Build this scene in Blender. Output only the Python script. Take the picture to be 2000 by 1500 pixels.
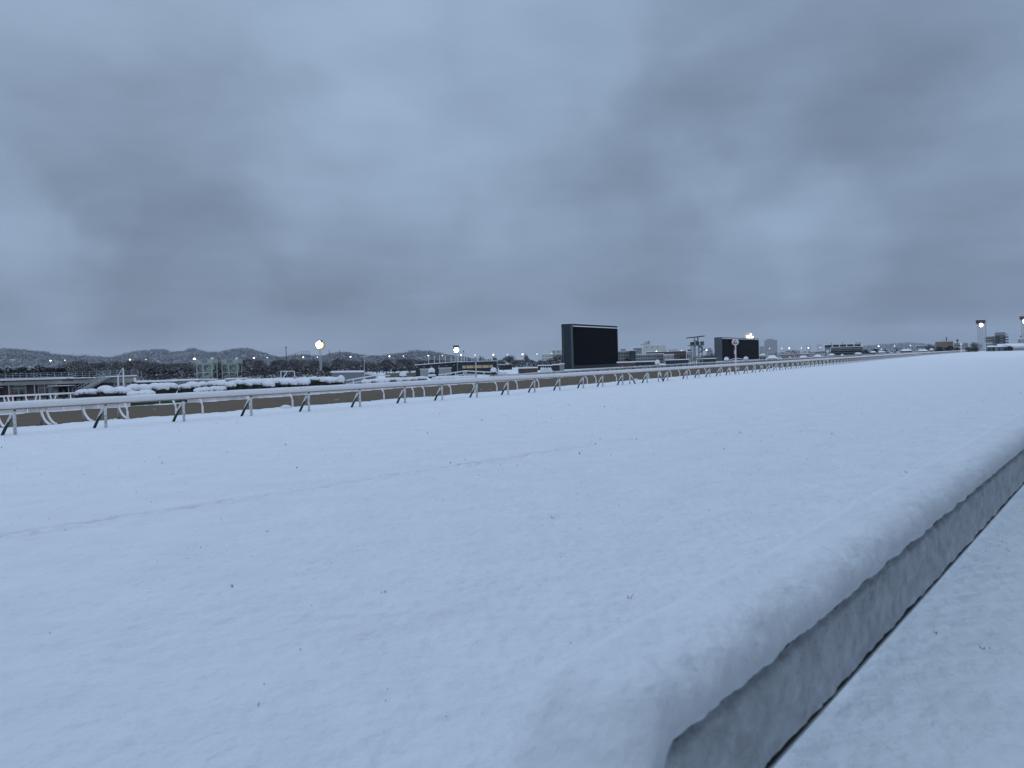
import bpy, math, random
import numpy as np
from mathutils import Vector, Matrix, noise as mnoise

# ------------------------------------------------------------------ reset
scene = bpy.context.scene
for o in list(bpy.data.objects): bpy.data.objects.remove(o)
COL = scene.collection
R = math.radians
random.seed(7); rng = np.random.default_rng(7)

# ------------------------------------------------------------------ camera
EYE = Vector((0, 0, 2.1)); F = 1500.0
camd = bpy.data.cameras.new('camera'); camo = bpy.data.objects.new('camera', camd); COL.objects.link(camo)
camd.sensor_width = 36; camd.lens = F / 2000 * 36; camd.clip_start = 0.05; camd.clip_end = 20000
ROT = Matrix.Rotation(R(90 - 1.70), 3, 'X') @ Matrix.Rotation(R(-1.62), 3, 'Z')
camo.rotation_euler = ROT.to_euler(); camo.location = EYE
camd.dof.use_dof = True; camd.dof.focus_distance = 60; camd.dof.aperture_fstop = 3.2
scene.camera = camo
scene.render.resolution_x = 1024; scene.render.resolution_y = 768

def ray(px, py): return ROT @ Vector(((px - 1000) / F, -(py - 750) / F, -1))
def at(px, py, Y):
    r = ray(px, py); return EYE + r * (Y / r.y)
def gnd(px, py, z=0.0):
    r = ray(px, py); return EYE + r * ((z - 2.1) / r.z)
def hor(px): return 705 - 0.0283 * (px - 1000)
def pxm(Y): return F / Y                      # photo pixels per metre at depth Y

# ------------------------------------------------------------------ exposure, world, sun
scene.view_settings.view_transform = 'Standard'; scene.view_settings.look = 'None'
scene.view_settings.exposure = 0.0; scene.view_settings.gamma = 1
scene.cycles.max_bounces = 6
try: scene.cycles.volume_bounces = 1
except Exception: pass

w = bpy.data.worlds.new("World"); scene.world = w; w.use_nodes = True
nt = w.node_tree; nt.nodes.clear()
def N(t, **k):
    n = nt.nodes.new(t)
    for a, b in k.items(): setattr(n, a, b)
    return n
def lk(a, b): nt.links.new(a, b)
def M(op, a, b=None, clamp=False):
    n = N('ShaderNodeMath', operation=op, use_clamp=clamp)
    for i, v in enumerate((a, b)):
        if v is None: continue
        if isinstance(v, (int, float)): n.inputs[i].default_value = v
        else: lk(v, n.inputs[i])
    return n.outputs[0]
tc = N('ShaderNodeTexCoord'); sep = N('ShaderNodeSeparateXYZ'); lk(tc.outputs['Generated'], sep.inputs[0])
zz = M('MAXIMUM', sep.outputs[2], 0.0)
den = M('ADD', zz, 0.16)
comb = N('ShaderNodeCombineXYZ'); lk(sep.outputs[0], comb.inputs[0]); lk(sep.outputs[1], comb.inputs[1]); lk(M('MULTIPLY', M('POWER', M('ADD', zz, .02), .7), 3.0), comb.inputs[2])
n1 = N('ShaderNodeTexNoise'); n1.inputs['Scale'].default_value = 2.3; n1.inputs['Detail'].default_value = 5; n1.inputs['Roughness'].default_value = .5; n1.inputs['Distortion'].default_value = .5
n2 = N('ShaderNodeTexNoise'); n2.inputs['Scale'].default_value = 6.5; n2.inputs['Detail'].default_value = 6; n2.inputs['Roughness'].default_value = .5
ofs = N('ShaderNodeVectorMath', operation='ADD'); lk(comb.outputs[0], ofs.inputs[0]); ofs.inputs[1].default_value = (3.1, 8.2, 1.4)
lk(ofs.outputs[0], n1.inputs[0]); lk(ofs.outputs[0], n2.inputs[0])
# wobble the direction so that the cloud patches get soft uneven edges
wob = N('ShaderNodeTexNoise'); wob.inputs['Scale'].default_value = 7.0; wob.inputs['Detail'].default_value = 4; lk(tc.outputs['Generated'], wob.inputs[0])
vs = N('ShaderNodeVectorMath', operation='SUBTRACT'); lk(wob.outputs['Color'], vs.inputs[0]); vs.inputs[1].default_value = (.5, .5, .5)
vm = N('ShaderNodeVectorMath', operation='SCALE'); lk(vs.outputs[0], vm.inputs[0]); vm.inputs['Scale'].default_value = .20
va = N('ShaderNodeVectorMath', operation='ADD'); lk(vm.outputs[0], va.inputs[0]); lk(tc.outputs['Generated'], va.inputs[1])
vn = N('ShaderNodeVectorMath', operation='NORMALIZE'); lk(va.outputs[0], vn.inputs[0])
ramp = N('ShaderNodeValToRGB'); cr = ramp.color_ramp
for i, (p, v) in enumerate(((0, .03), (.05, .12), (.14, .33), (.26, .46), (.40, .56), (1, .6))):
    e = cr.elements[i] if i < 2 else cr.elements.new(p)
    e.position = p; e.color = (v, v, v, 1)
lk(zz, ramp.inputs[0])
val = ramp.outputs[0]
val = M('ADD', val, M('MULTIPLY', M('SUBTRACT', n1.outputs[0], .5), .30))
val = M('ADD', val, M('MULTIPLY', M('SUBTRACT', n2.outputs[0], .5), .42))
for (px, py, rad, amp) in ((700, 60, 6, .20), (760, 180, 4, .08), (1080, 90, 7, .14), (950, 260, 6, .08), (60, 260, 8, -.16), (260, 300, 7, -.13), (450, 230, 6, -.10), (180, 60, 8, .02), (330, 310, 3, .06), (560, 330, 5, .16), (700, 380, 6, .14), (860, 420, 6, .12),
                           (195, 395, 2.6, .16), (70, 480, 4.5, .24), (30, 420, 4, .12), (300, 490, 6, -.14), (430, 540, 5, -.06), (650, 480, 5, -.14), (780, 560, 6, -.08), (450, 580, 4, .10), (1600, 60, 11, -.24), (1880, 150, 8, -.20), (1330, 250, 5, -.12), (1100, 330, 5, -.12), (1150, 420, 4, .06),
                           (1380, 360, 2.5, .10), (1250, 480, 5, -.12), (1500, 390, 4, .06), (1620, 440, 4, .14), (1750, 350, 5, .06), (1930, 330, 6, .10), (1500, 520, 4, .08), (1750, 520, 5, -.10), (1900, 560, 6, -.14), (1000, 560, 5, .06), (150, 610, 6, -.04), (900, 160, 4, -.04), (40, 120, 6, .06)):
    d = ray(px, py).normalized()
    dp = N('ShaderNodeVectorMath', operation='DOT_PRODUCT'); lk(vn.outputs[0], dp.inputs[0]); dp.inputs[1].default_value = d
    mr = N('ShaderNodeMapRange', interpolation_type='SMOOTHERSTEP'); lk(dp.outputs['Value'], mr.inputs[0])
    mr.inputs[1].default_value = math.cos(R(rad * 1.35)); mr.inputs[2].default_value = 1; mr.inputs[3].default_value = 0; mr.inputs[4].default_value = amp * .8
    val = M('ADD', val, mr.outputs[0])
val = M('MAXIMUM', M('MINIMUM', val, 1.15), -.12)
mix = N('ShaderNodeMix', data_type='RGBA', clamp_factor=False); lk(val, mix.inputs[0])
mix.inputs[6].default_value = (.154, .207, .296, 1); mix.inputs[7].default_value = (.370, .500, .688, 1)
# the cloud deck is thinner, so brighter, overhead
mz = N('ShaderNodeMapRange', interpolation_type='SMOOTHSTEP'); lk(zz, mz.inputs[0])
mz.inputs[1].default_value = .44; mz.inputs[2].default_value = .95; mz.inputs[3].default_value = 1.0; mz.inputs[4].default_value = 1.9
# unseen sky low behind the camera: brightness and pink added to light the rails
mb_ = N('ShaderNodeMapRange', interpolation_type='SMOOTHSTEP'); lk(M('ADD', M('MULTIPLY', sep.outputs[1], -.8), M('MULTIPLY', sep.outputs[0], .35)), mb_.inputs[0])
mb_.inputs[1].default_value = .05; mb_.inputs[2].default_value = .75; mb_.inputs[3].default_value = 0; mb_.inputs[4].default_value = 1
mw = N('ShaderNodeMix', data_type='RGBA', blend_type='MULTIPLY'); lk(mb_.outputs[0], mw.inputs[0]); lk(mix.outputs[2], mw.inputs[6]); mw.inputs[7].default_value = (1.95, 1.58, 1.4, 1)
mw.clamp_result = False
sc = N('ShaderNodeVectorMath', operation='SCALE'); lk(mw.outputs[2], sc.inputs[0]); lk(mz.outputs[0], sc.inputs['Scale'])
bg = N('ShaderNodeBackground'); lk(sc.outputs[0], bg.inputs[0]); bg.inputs[1].default_value = 1.0
# faint physical dawn sky behind the cloud deck
sky = N('ShaderNodeTexSky', sky_type='NISHITA', sun_disc=False); SUN_EL, SUN_AZ = R(38), R(-25)
sky.sun_elevation = SUN_EL; sky.sun_rotation = SUN_AZ
bg2 = N('ShaderNodeBackground'); lk(sky.outputs[0], bg2.inputs[0]); bg2.inputs[1].default_value = .05
ms = N('ShaderNodeMixShader'); ms.inputs[0].default_value = .03; lk(bg.outputs[0], ms.inputs[1]); lk(bg2.outputs[0], ms.inputs[2])
wo = N('ShaderNodeOutputWorld'); lk(ms.outputs[0], wo.inputs[0])

sund = bpy.data.lights.new('sun', 'SUN'); sund.energy = .16; sund.angle = R(25); sund.color = (.72, .84, 1)
suno = bpy.data.objects.new('sun', sund); COL.objects.link(suno)
sd = Vector((math.sin(SUN_AZ) * math.cos(SUN_EL), math.cos(SUN_AZ) * math.cos(SUN_EL), math.sin(SUN_EL)))
suno.rotation_euler = sd.to_track_quat('Z', 'Y').to_euler(); suno.location = (0, 0, 60)

# ------------------------------------------------------------------ materials
def mat(name, col, rough=.7, var=.12, scale=3.0, snow=0.0, bump=0.0, bscale=20, metal=0, emit=None, estr=0, stretch=None, snowlo=.35, snowhi=.75, spec=.3, uv=False):
    m = bpy.data.materials.new(name); m.use_nodes = True; t = m.node_tree; b = t.nodes['Principled BSDF']
    L = t.links.new
    b.inputs['Roughness'].default_value = rough; b.inputs['Metallic'].default_value = metal; b.inputs['Specular IOR Level'].default_value = spec
    tcn = t.nodes.new('ShaderNodeTexCoord'); mp = t.nodes.new('ShaderNodeMapping'); L(tcn.outputs['UV' if uv else 'Object'], mp.inputs[0])
    if stretch: mp.inputs['Scale'].default_value = stretch
    nz = t.nodes.new('ShaderNodeTexNoise'); nz.inputs['Scale'].default_value = scale; nz.inputs['Detail'].default_value = 5; L(mp.outputs[0], nz.inputs[0])
    mr = t.nodes.new('ShaderNodeMapRange'); mr.inputs[1].default_value = .3; mr.inputs[2].default_value = .7; mr.inputs[3].default_value = 1 - var; mr.inputs[4].default_value = 1 + var; L(nz.outputs[0], mr.inputs[0])
    sc_ = t.nodes.new('ShaderNodeVectorMath'); sc_.operation = 'SCALE'; sc_.inputs[0].default_value = col[:3]; L(mr.outputs[0], sc_.inputs['Scale'])
    out = sc_.outputs[0]
    if snow > 0:
        g = t.nodes.new('ShaderNodeNewGeometry'); s = t.nodes.new('ShaderNodeSeparateXYZ'); L(g.outputs['Normal'], s.inputs[0])
        ad = t.nodes.new('ShaderNodeMath'); ad.operation = 'MULTIPLY_ADD'; L(nz.outputs[0], ad.inputs[0]); ad.inputs[1].default_value = .8; L(s.outputs[2], ad.inputs[2])
        m2 = t.nodes.new('ShaderNodeMapRange'); L(ad.outputs[0], m2.inputs[0]); m2.inputs[1].default_value = snowlo + .4; m2.inputs[2].default_value = snowhi + .4; m2.inputs[3].default_value = 0; m2.inputs[4].default_value = snow
        mx = t.nodes.new('ShaderNodeMix'); mx.data_type = 'RGBA'; L(m2.outputs[0], mx.inputs[0]); L(out, mx.inputs[6]); mx.inputs[7].default_value = (.82, .84, .87, 1); out = mx.outputs[2]
    L(out, b.inputs['Base Color'])
    if bump > 0:
        nb = t.nodes.new('ShaderNodeTexNoise'); nb.inputs['Scale'].default_value = bscale; nb.inputs['Detail'].default_value = 6; L(mp.outputs[0], nb.inputs[0])
        bp = t.nodes.new('ShaderNodeBump'); bp.inputs['Strength'].default_value = bump; bp.inputs['Distance'].default_value = .04 if name == 'snow' else .03; L(nb.outputs[0], bp.inputs['Height']); L(bp.outputs[0], b.inputs['Normal'])
    if emit:
        b.inputs['Emission Color'].default_value = (*emit, 1); b.inputs['Emission Strength'].default_value = estr
    return m

SNOW = mat('snow', (.84, .865, .89), .85, .03, 1.2, bump=.8, bscale=9, spec=.15)
CAPSNOW = mat('snow_cap', (.84, .865, .89), .85, .03, 3, bump=.6, bscale=16, spec=.15)
ROOFSNOW = mat('roof_snow', (.82, .84, .87), .85, .04, 1, spec=.15)
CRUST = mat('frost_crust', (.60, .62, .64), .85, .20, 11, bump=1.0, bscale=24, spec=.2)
EDGE = mat('edge_and_crack_shade', (.035, .04, .04), .6)  # dark panel edge, also the painted shade under the snow cap
RAILSNOW = mat('rail_snow', (.90, .885, .90), .85, .02, 3, bump=.2, bscale=12, spec=.15)
RAILW = mat('rail_white', (.88, .84, .83), .55, .03, 4, snow=.5, spec=.3)
TAN = mat('rail_underside', (.36, .25, .17), .7, .2, 3)
POSTW = mat('post_white_wet', (.62, .64, .64), .6, .35, 9, snow=.9, snowlo=.0, snowhi=.5)
GREEN = mat('post_green', (.012, .055, .035), .5, .3, 6)
BRACE = mat('brace_green_snowy', (.010, .042, .028), .5, .3, 6, snow=1, snowlo=.1, snowhi=.4)
BLACK = mat('bracket_black', (.02, .02, .022), .6)
DIRT = mat('dirt', (.140, .110, .080), .95, .35, 2.2, bump=.6, bscale=5, stretch=(.12, 3.0, 1), uv=True, spec=.1)
BOARDW = mat('board_white', (.74, .75, .76), .7, .06, 1, snow=.6)
BOARDG = mat('board_green', (.02, .10, .06), .6, .2, 1)
TANPOST = mat('post_tan', (.42, .38, .33), .7)
WHITE = mat('white_paint', (.74, .76, .76), .5, .05, 2, snow=.4)
GREYW = mat('galvanised', (.42, .45, .46), .5, .1, 2, snow=.5, metal=.2)
DGREY = mat('dark_steel', (.05, .06, .065), .6, .2, 1, snow=.5)
SCRFRAME = mat('screen_frame', (.014, .024, .031), .6, .08, .3, snow=.8, snowlo=.7, snowhi=.9)
SCRFRAME2 = mat('screen_frame_pale', (.070, .092, .105), .6, .08, .3, snow=.8, snowlo=.7, snowhi=.9)
SCREEN = mat('screen_black', (.002, .002, .004), .9, .02, 1, spec=.0)
TWIG = mat('twig', (.050, .043, .040), .9, .3, 1, spec=.1)
TWIG2 = mat('twig_grey', (.085, .085, .088), .9, .3, 1, spec=.1)
TWSNOW = mat('twig_snow', (.60, .63, .68), .9, .1, 1, spec=.1)
BARK = mat('bark', (.070, .060, .055), .9, .3, 2, snow=.5)
LEAF = mat('evergreen_leaf', (.018, .028, .024), .85, .4, .8, spec=.1)
HEDGE = mat('hedge_leaf', (.035, .042, .030), .85, .4, 3, spec=.1)
HEDGESNOW = mat('hedge_snow', (.82, .84, .88), .85, .04, 3, bump=.5, bscale=8, spec=.1)
HILL = mat('hill_ground', (.12, .13, .14), .95, .35, .05, snow=.6, spec=.0)
FOREST = mat('hill_forest', (.085, .100, .118), .95, .35, .03, snow=.45, snowlo=.25, snowhi=1.0, spec=.0)  # frosty tone, paled toward blue in place of thicker haze
BRICK = mat('brick_dark', (.085, .065, .068), .85, .2, 4)
FASCIA = mat('fascia_beige', (.33, .34, .32), .7, .06, 1)
NAVY = mat('gutter_navy', (.02, .03, .07), .6)
GLASS = mat('glass_dull', (.10, .125, .14), .25, .15, .8, spec=.6)
GLASSD = mat('glass_dark', (.02, .025, .03), .25, .15, .8, spec=.6)
CONC = mat('concrete', (.27, .28, .28), .85, .12, .5, snow=.3)
PALE = mat('pale_wall', (.46, .48, .46), .85, .06, .2, snow=.5)
GREENP = mat('tower_green_pale', (.30, .365, .32), .7, .15, 1, snow=.2)
TANW = mat('tan_wall', (.34, .33, .26), .85, .1, .5, snow=.7)
DARKB = mat('dark_cladding', (.022, .028, .036), .7, .2, 1)
DARKRB = mat('dark_red_wall', (.10, .065, .06), .85, .15, .4)
BROWNW = mat('brown_wall', (.22, .18, .14), .85, .12, .4)
GREYB = mat('grey_wall', (.20, .21, .22), .85, .12, .3)
GREYWALL = mat('shed_grey', (.19, .21, .235), .85, .06, .5)
SHUTTER = mat('shutter_grey', (.30, .34, .34), .6, .04, 1)
YELWIN = mat('lit_window', (.2, .18, .1), .5, .3, 2, emit=(.62, .52, .28), estr=.22)
RED = mat('red_paint', (.30, .012, .02), .5)
BLUEP = mat('blue_paint', (.13, .22, .36), .5)
INK = mat('black_letters', (.02, .02, .02), .6)
LAMPW = mat('lamp_white', (1, 1, 1), .5, 0, emit=(1, .97, .92), estr=9)
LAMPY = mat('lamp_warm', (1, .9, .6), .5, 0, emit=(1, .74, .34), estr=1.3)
HALO = mat('floodlight_halo_amber', (.5, .45, .4), .5, 0, emit=(1, .78, .50), estr=.45)  # dim amber glow painted around the floodlight lamps
STLAMP = mat('street_lamp_glow', (1, .9, .8), .5, 0, emit=(1, .80, .58), estr=9)
STLAMPD = mat('street_lamp_dim', (1, .9, .8), .5, 0, emit=(1, .85, .72), estr=3)
COATK = mat('coat_black', (.012, .013, .016), .8); COATR = mat('coat_red', (.28, .02, .03), .8); COATG = mat('coat_green', (.02, .032, .022), .8); SKIN = mat('skin', (.30, .2, .16), .6)
CARPAINT = mat('car_dark', (.015, .015, .02), .3, .05, 1, snow=1)
TAIL = mat('headlight', (.8, .8, .8), .3, 0, emit=(1, .95, .85), estr=.4)
GRASS = mat('grass', (.030, .045, .022), .8, .4, 3)
TUBER = mat('rust_frame', (.055, .042, .038), .7, .2, 1, snow=.4)

# ------------------------------------------------------------------ mesh builder
class MB:
    def __init__(s): s.v = []; s.f = []; s.m = []; s.uv = None
    def add(s, v, f, m=0):
        n = len(s.v); s.v += [tuple(p) for p in v]; s.f += [tuple(i + n for i in q) for q in f]; s.m += [m] * len(f); return s
    def hexa(s, p, m=0): return s.add(p, [(0, 3, 2, 1), (4, 5, 6, 7), (0, 1, 5, 4), (1, 2, 6, 5), (2, 3, 7, 6), (3, 0, 4, 7)], m)
    def box(s, x0, x1, y0, y1, z0, z1, m=0):
        return s.hexa([(x0, y0, z0), (x1, y0, z0), (x1, y1, z0), (x0, y1, z0), (x0, y0, z1), (x1, y0, z1), (x1, y1, z1), (x0, y1, z1)], m)
    def prism(s, plan, z0, z1, m=0):
        n = len(plan); z0 = z0 if hasattr(z0, '__len__') else [z0] * n; z1 = z1 if hasattr(z1, '__len__') else [z1] * n
        v = [(p[0], p[1], z0[i]) for i, p in enumerate(plan)] + [(p[0], p[1], z1[i]) for i, p in enumerate(plan)]
        return s.add(v, [tuple(reversed(range(n))), tuple(range(n, 2 * n))] + [(i, (i + 1) % n, (i + 1) % n + n, i + n) for i in range(n)], m)
    def bar(s, a, b, w, h=None, m=0, up=Vector((0, 0, 1))):
        h = h or w; a = Vector(a); b = Vector(b); d = (b - a).normalized()
        if abs(d.dot(up)) > .98: up = Vector((0, 1, 0))
        x = d.cross(up).normalized(); y = x.cross(d)
        c = [x * (-w / 2) + y * (-h / 2), x * (w / 2) + y * (-h / 2), x * (w / 2) + y * (h / 2), x * (-w / 2) + y * (h / 2)]
        return s.hexa([a + q for q in c] + [b + q for q in c], m)
    def tube(s, pts, r, n=8, m=0, cap=True):
        pts = [Vector(p) for p in pts]; rr = r if hasattr(r, '__len__') else [r] * len(pts); v = []; f = []
        for i, p in enumerate(pts):
            d = (pts[min(i + 1, len(pts) - 1)] - pts[max(i - 1, 0)]).normalized()
            u = Vector((0, 0, 1)) if abs(d.z) < .95 else Vector((0, 1, 0))
            x = d.cross(u).normalized(); y = x.cross(d)
            for k in range(n):
                a = 2 * math.pi * k / n; v.append(p + (x * math.cos(a) + y * math.sin(a)) * rr[i])
        for i in range(len(pts) - 1):
            for k in range(n): f.append((i * n + k, i * n + (k + 1) % n, (i + 1) * n + (k + 1) % n, (i + 1) * n + k))
        if cap: f.append(tuple(reversed(range(n)))); f.append(tuple(range((len(pts) - 1) * n, len(pts) * n)))
        return s.add(v, f, m)
    def ball(s, c, r, nu=10, nv=7, m=0, sq=(1, 1, 1), jit=0, seed=0):
        v = []; f = []; rd = random.Random(seed)
        for j in range(nv + 1):
            th = math.pi * j / nv
            for i in range(nu):
                a = 2 * math.pi * i / nu; q = 1 + rd.uniform(-jit, jit)
                v.append((c[0] + r * sq[0] * q * math.sin(th) * math.cos(a), c[1] + r * sq[1] * q * math.sin(th) * math.sin(a), c[2] + r * sq[2] * q * math.cos(th)))
        for j in range(nv):
            for i in range(nu): f.append((j * nu + i, (j + 1) * nu + i, (j + 1) * nu + (i + 1) % nu, j * nu + (i + 1) % nu))
        return s.add(v, f, m)
    def disc(s, c, r, nrm, t=.05, n=16, m=0):
        nrm = Vector(nrm).normalized(); c = Vector(c); return s.tube([c, c + nrm * t], r, n, m)

def tag(o, label=None, cat=None, group=None, kind=None):
    if label: o['label'] = label
    if cat: o['category'] = cat
    if group: o['group'] = group
    if kind: o['kind'] = kind
    return o
def thing(name, label, cat, loc=(0, 0, 0), group=None):
    o = bpy.data.objects.new(name, None); COL.objects.link(o); o.location = loc; o.empty_display_size = .2
    return tag(o, label, cat, group)
ORIG = {}
def origin(p):
    while p.parent: p = p.parent
    return Vector(p.location)
def part(name, mb, mats, parent=None, smooth=False, origin_at=None):
    me = bpy.data.meshes.new(name)
    off = origin(parent) if parent else Vector(origin_at or (0, 0, 0))
    me.from_pydata([(p[0] - off.x, p[1] - off.y, p[2] - off.z) for p in mb.v], [], mb.f)
    if not isinstance(mats, (list, tuple)): mats = [mats]
    for m in mats: me.materials.append(m)
    if len(mats) > 1: me.polygons.foreach_set('material_index', mb.m)
    if smooth: me.polygons.foreach_set('use_smooth', [True] * len(me.polygons))
    me.update()
    o = bpy.data.objects.new(name, me); COL.objects.link(o)
    if parent: o.parent = parent
    elif origin_at: o.location = origin_at
    return o
def copy_tree(o, parent=None):
    c = o.copy(); COL.objects.link(c); c.parent = parent
    for ch in list(o.children): copy_tree(ch, c)
    return c

# ------------------------------------------------------------------ value noise (numpy)
def vnoise(x, y, seed=0):
    xi = np.floor(x).astype(np.int64); yi = np.floor(y).astype(np.int64); fx = x - xi; fy = y - yi
    def h(a, b):
        n = (a * 374761393 + b * 668265263 + seed * 1442695041) & 0x7fffffff
        n = ((n ^ (n >> 13)) * 1274126177) & 0x7fffffff
        return ((n ^ (n >> 16)) & 0xffff) / 65535.0
    u = fx * fx * (3 - 2 * fx); v = fy * fy * (3 - 2 * fy)
    return (h(xi, yi) * (1 - u) + h(xi + 1, yi) * u) * (1 - v) + (h(xi, yi + 1) * (1 - u) + h(xi + 1, yi + 1) * u) * v
def sstep(a, b, x):
    t = np.clip((x - a) / (b - a), 0, 1); return t * t * (3 - 2 * t)

# track coordinates: t runs along the course, L across it (both in metres)
UX, UY = .639, .769
TT = np.array([-200, 0, 25, 40, 56, 93, 140, 197, 280, 373, 517, 900.]); LL = np.array([-30.7, -30.7, -30.75, -31.1, -32.0, -35.6, -41.3, -48.4, -57.8, -67.3, -81.5, -120.])
_tf = np.arange(-200, 900, 1.0); _lf = np.interp(_tf, TT, LL); _k = np.ones(21) / 21; _ls = np.convolve(np.pad(_lf, 10, mode='edge'), _k, 'valid')
def L0(t): return np.interp(t, _tf, _ls)
def tl(x, y): return UX * x + UY * y, UY * x - UX * y
def xy(t, L): return UX * t + UY * L, UY * t - UX * L
def on(t, s):                                     # s metres from the turf course's inner rail (negative: beyond it)
    return xy(t, float(L0(t)) + s)
def t_of(px, s, py=None):                         # the station t where the line s is seen in the photo's column px
    lo, hi = -20., 700.
    for _ in range(40):
        m_ = (lo + hi) / 2; X, Y = on(m_, s)
        p = -1e9 if Y < 1 else 1000 + F * X / Y + (0.0283 * ((F * 1.0) / Y))
        if p < px: lo = m_
        else: hi = m_
    return lo

def SF(t): return np.interp(t, [15, 28, 45, 120], [-17.5, -17.8, -20.0, -21.5])
def ground_z(x, y):
    t, L = tl(x, y); s = L - L0(t)
    z = -(.07 + .25 * sstep(70, 180, np.hypot(x, y))) * sstep(-4.7, -5.0, s + .35 * (vnoise(t * .9, s * .2, 3) - .5) + .12 * (vnoise(t * 4, s, 4) - .5)) * (1 - sstep(.3, 0, s - SF(t)))
    z = z - 1.5 * sstep(-34, -54, s)
    return z

# ------------------------------------------------------------------ ground: one sheet, finely modelled near the camera
ang = np.concatenate([np.arange(-180, -41, 3.0), np.arange(-41, 41, .15), np.arange(41, 180, 3.0)]) * math.pi / 180
rad = [.35]
while rad[-1] < 260: rad.append(rad[-1] * (1.0065 if 6 < rad[-1] < 24 else 1.0105))
while rad[-1] < 9000: rad.append(rad[-1] * 1.035)
rad = np.array(rad); A, RR = np.meshgrid(ang, rad); X = np.sin(A) * RR; Y = np.cos(A) * RR
Z = ground_z(X, Y)
T, LLn = tl(X, Y); S = LLn - L0(T)
fade = 1 - sstep(70, 120, RR)
ws = (vnoise(X * .55, Y * .9, 11) - .5) * .030 + (vnoise(X * 1.7 + 3, Y * 2.6, 12) - .5) * .017 + (vnoise(X * 5 + Y, Y * 7.5, 13) - .5) * .017 + (vnoise(X * 12, Y * 14, 14) - .5) * .010
Z = Z + ws * 1.5 * fade
# the old trail of prints that crosses the turf
pa = gnd(-60, 1058); pb = gnd(1700, 784)
dx, dy = pb.x - pa.x, pb.y - pa.y; ln = math.hypot(dx, dy); dx /= ln; dy /= ln
al = (X - pa.x) * dx + (Y - pa.y) * dy; ac = -(X - pa.x) * dy + (Y - pa.y) * dx
ac2 = ac + .16 * (vnoise(al * 1.1, al * 0, 21) - .5) + .10 * (vnoise(al * 5, al * 0, 22) - .5)
dep = .23 * np.clip(vnoise(al * 1.3, al * 0, 23) * 1.1 + .25, 0, 1) * (al > 0) * (al < ln) * (1 - .7 * sstep(ln * .22, ln * .5, al))
Z = Z - dep * np.exp(-(ac2 / .085) ** 2) + .45 * dep * np.exp(-((ac2 + .16) / .07) ** 2) * vnoise(al * 6, ac * 6, 24)
nr, na = X.shape
verts = np.stack([X.ravel(), Y.ravel(), Z.ravel()], 1)
c0 = len(verts); verts = np.vstack([verts, [[0, 0, 0]]])
i = np.arange(nr - 1)[:, None] * na; j = np.arange(na)[None, :]; j2 = (j + 1) % na
quads = np.stack([(i + j), (i + j2), (i + na + j2), (i + na + j)], -1).reshape(-1, 4)[:, ::-1]
me = bpy.data.meshes.new('snow_ground')
tris = np.stack([np.arange(na), (np.arange(na) + 1) % na, np.full(na, c0)], 1)
me.vertices.add(len(verts)); me.vertices.foreach_set('co', verts.ravel())
nl = quads.size + tris.size
me.loops.add(nl); me.loops.foreach_set('vertex_index', np.concatenate([quads.ravel(), tris.ravel()]))
me.polygons.add(len(quads) + len(tris)); me.polygons.foreach_set('loop_start', np.concatenate([np.arange(len(quads)) * 4, len(quads) * 4 + np.arange(len(tris)) * 3]))
me.polygons.foreach_set('use_smooth', np.ones(len(quads) + len(tris), bool))
me.update(calc_edges=True); me.validate(); me.materials.append(SNOW)
g = bpy.data.objects.new('ground', me); COL.objects.link(g); tag(g, kind='structure')

def strip(name, t0, t1, dt, profile, mats, parent=None, kind=None, uv=True, jit=None, smooth=True, label=None):
    ts = np.arange(t0, t1 + dt, dt); v = []; f = []; n = len(profile)
    for k, t in enumerate(ts):
        for q, (s, z) in enumerate(profile):
            if q == n - 1: s = float(SF(t)) - .1
            x, y = on(t, s + (jit(t, q)[0] if jit else 0)); v.append((x, y, z + (jit(t, q)[1] if jit else 0)))
    for k in range(len(ts) - 1):
        for q in range(n - 1): f.append((k * n + q, k * n + q + 1, (k + 1) * n + q + 1, (k + 1) * n + q))
    mb = MB(); mb.add(v, f); o = part(name, mb, mats, parent, smooth)
    if uv:
        u = o.data.uv_layers.new(name='UVMap'); li = np.zeros(len(o.data.loops), int); o.data.loops.foreach_get('vertex_index', li)
        uvs = np.zeros((len(li), 2)); uvs[:, 0] = ts[li // n]; uvs[:, 1] = np.array([p[0] for p in profile])[li % n]
        u.data.foreach_set('uv', uvs.ravel())
    if kind: o['kind'] = kind
    return o
strip('dirt_track', -40, 640, .5, [(-4.5, -.055), (-6, -.035), (-8, -.03), (-10, -.035), (-12, -.03), (-14, -.035), (-18, -.03)], DIRT, kind='structure',
      jit=lambda t, q: (0, .012 * math.sin(t * 2.1 + q * 3)))

# ------------------------------------------------------------------ unseen stand added behind the camera to shade the near rail
gs = thing('shade_grandstand', 'unseen concrete stand with stepped seating, added to shade the outer rail', 'shade_grandstand', (*xy(20, 5.3), 0))
def tlbox(mb, t0, t1, l0, l1, z0, z1, m=0): mb.prism([xy(t0, l0), xy(t1, l0), xy(t1, l1), xy(t0, l1)], z0, z1, m)
mb = MB()
for k in range(12): tlbox(mb, -60, 200, 4.6 + k * .8, 5.4 + k * .8 + .003, 0, 1.1 + k * 1.15)
part('terrace', mb, GREYB, gs)
mb = MB(); tlbox(mb, -60, 200, 14.3, 26, 0, 27); part('back_building', mb, DARKB, gs)
mb = MB()
for k in range(60): tlbox(mb, -58 + k * 4.3, -57.9 + k * 4.3, 4.4, 4.5, 0, 1.15)
tlbox(mb, -60, 200, 4.39, 4.51, 1.153, 1.2); part('front_railing', mb, GREYW, gs)

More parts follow.
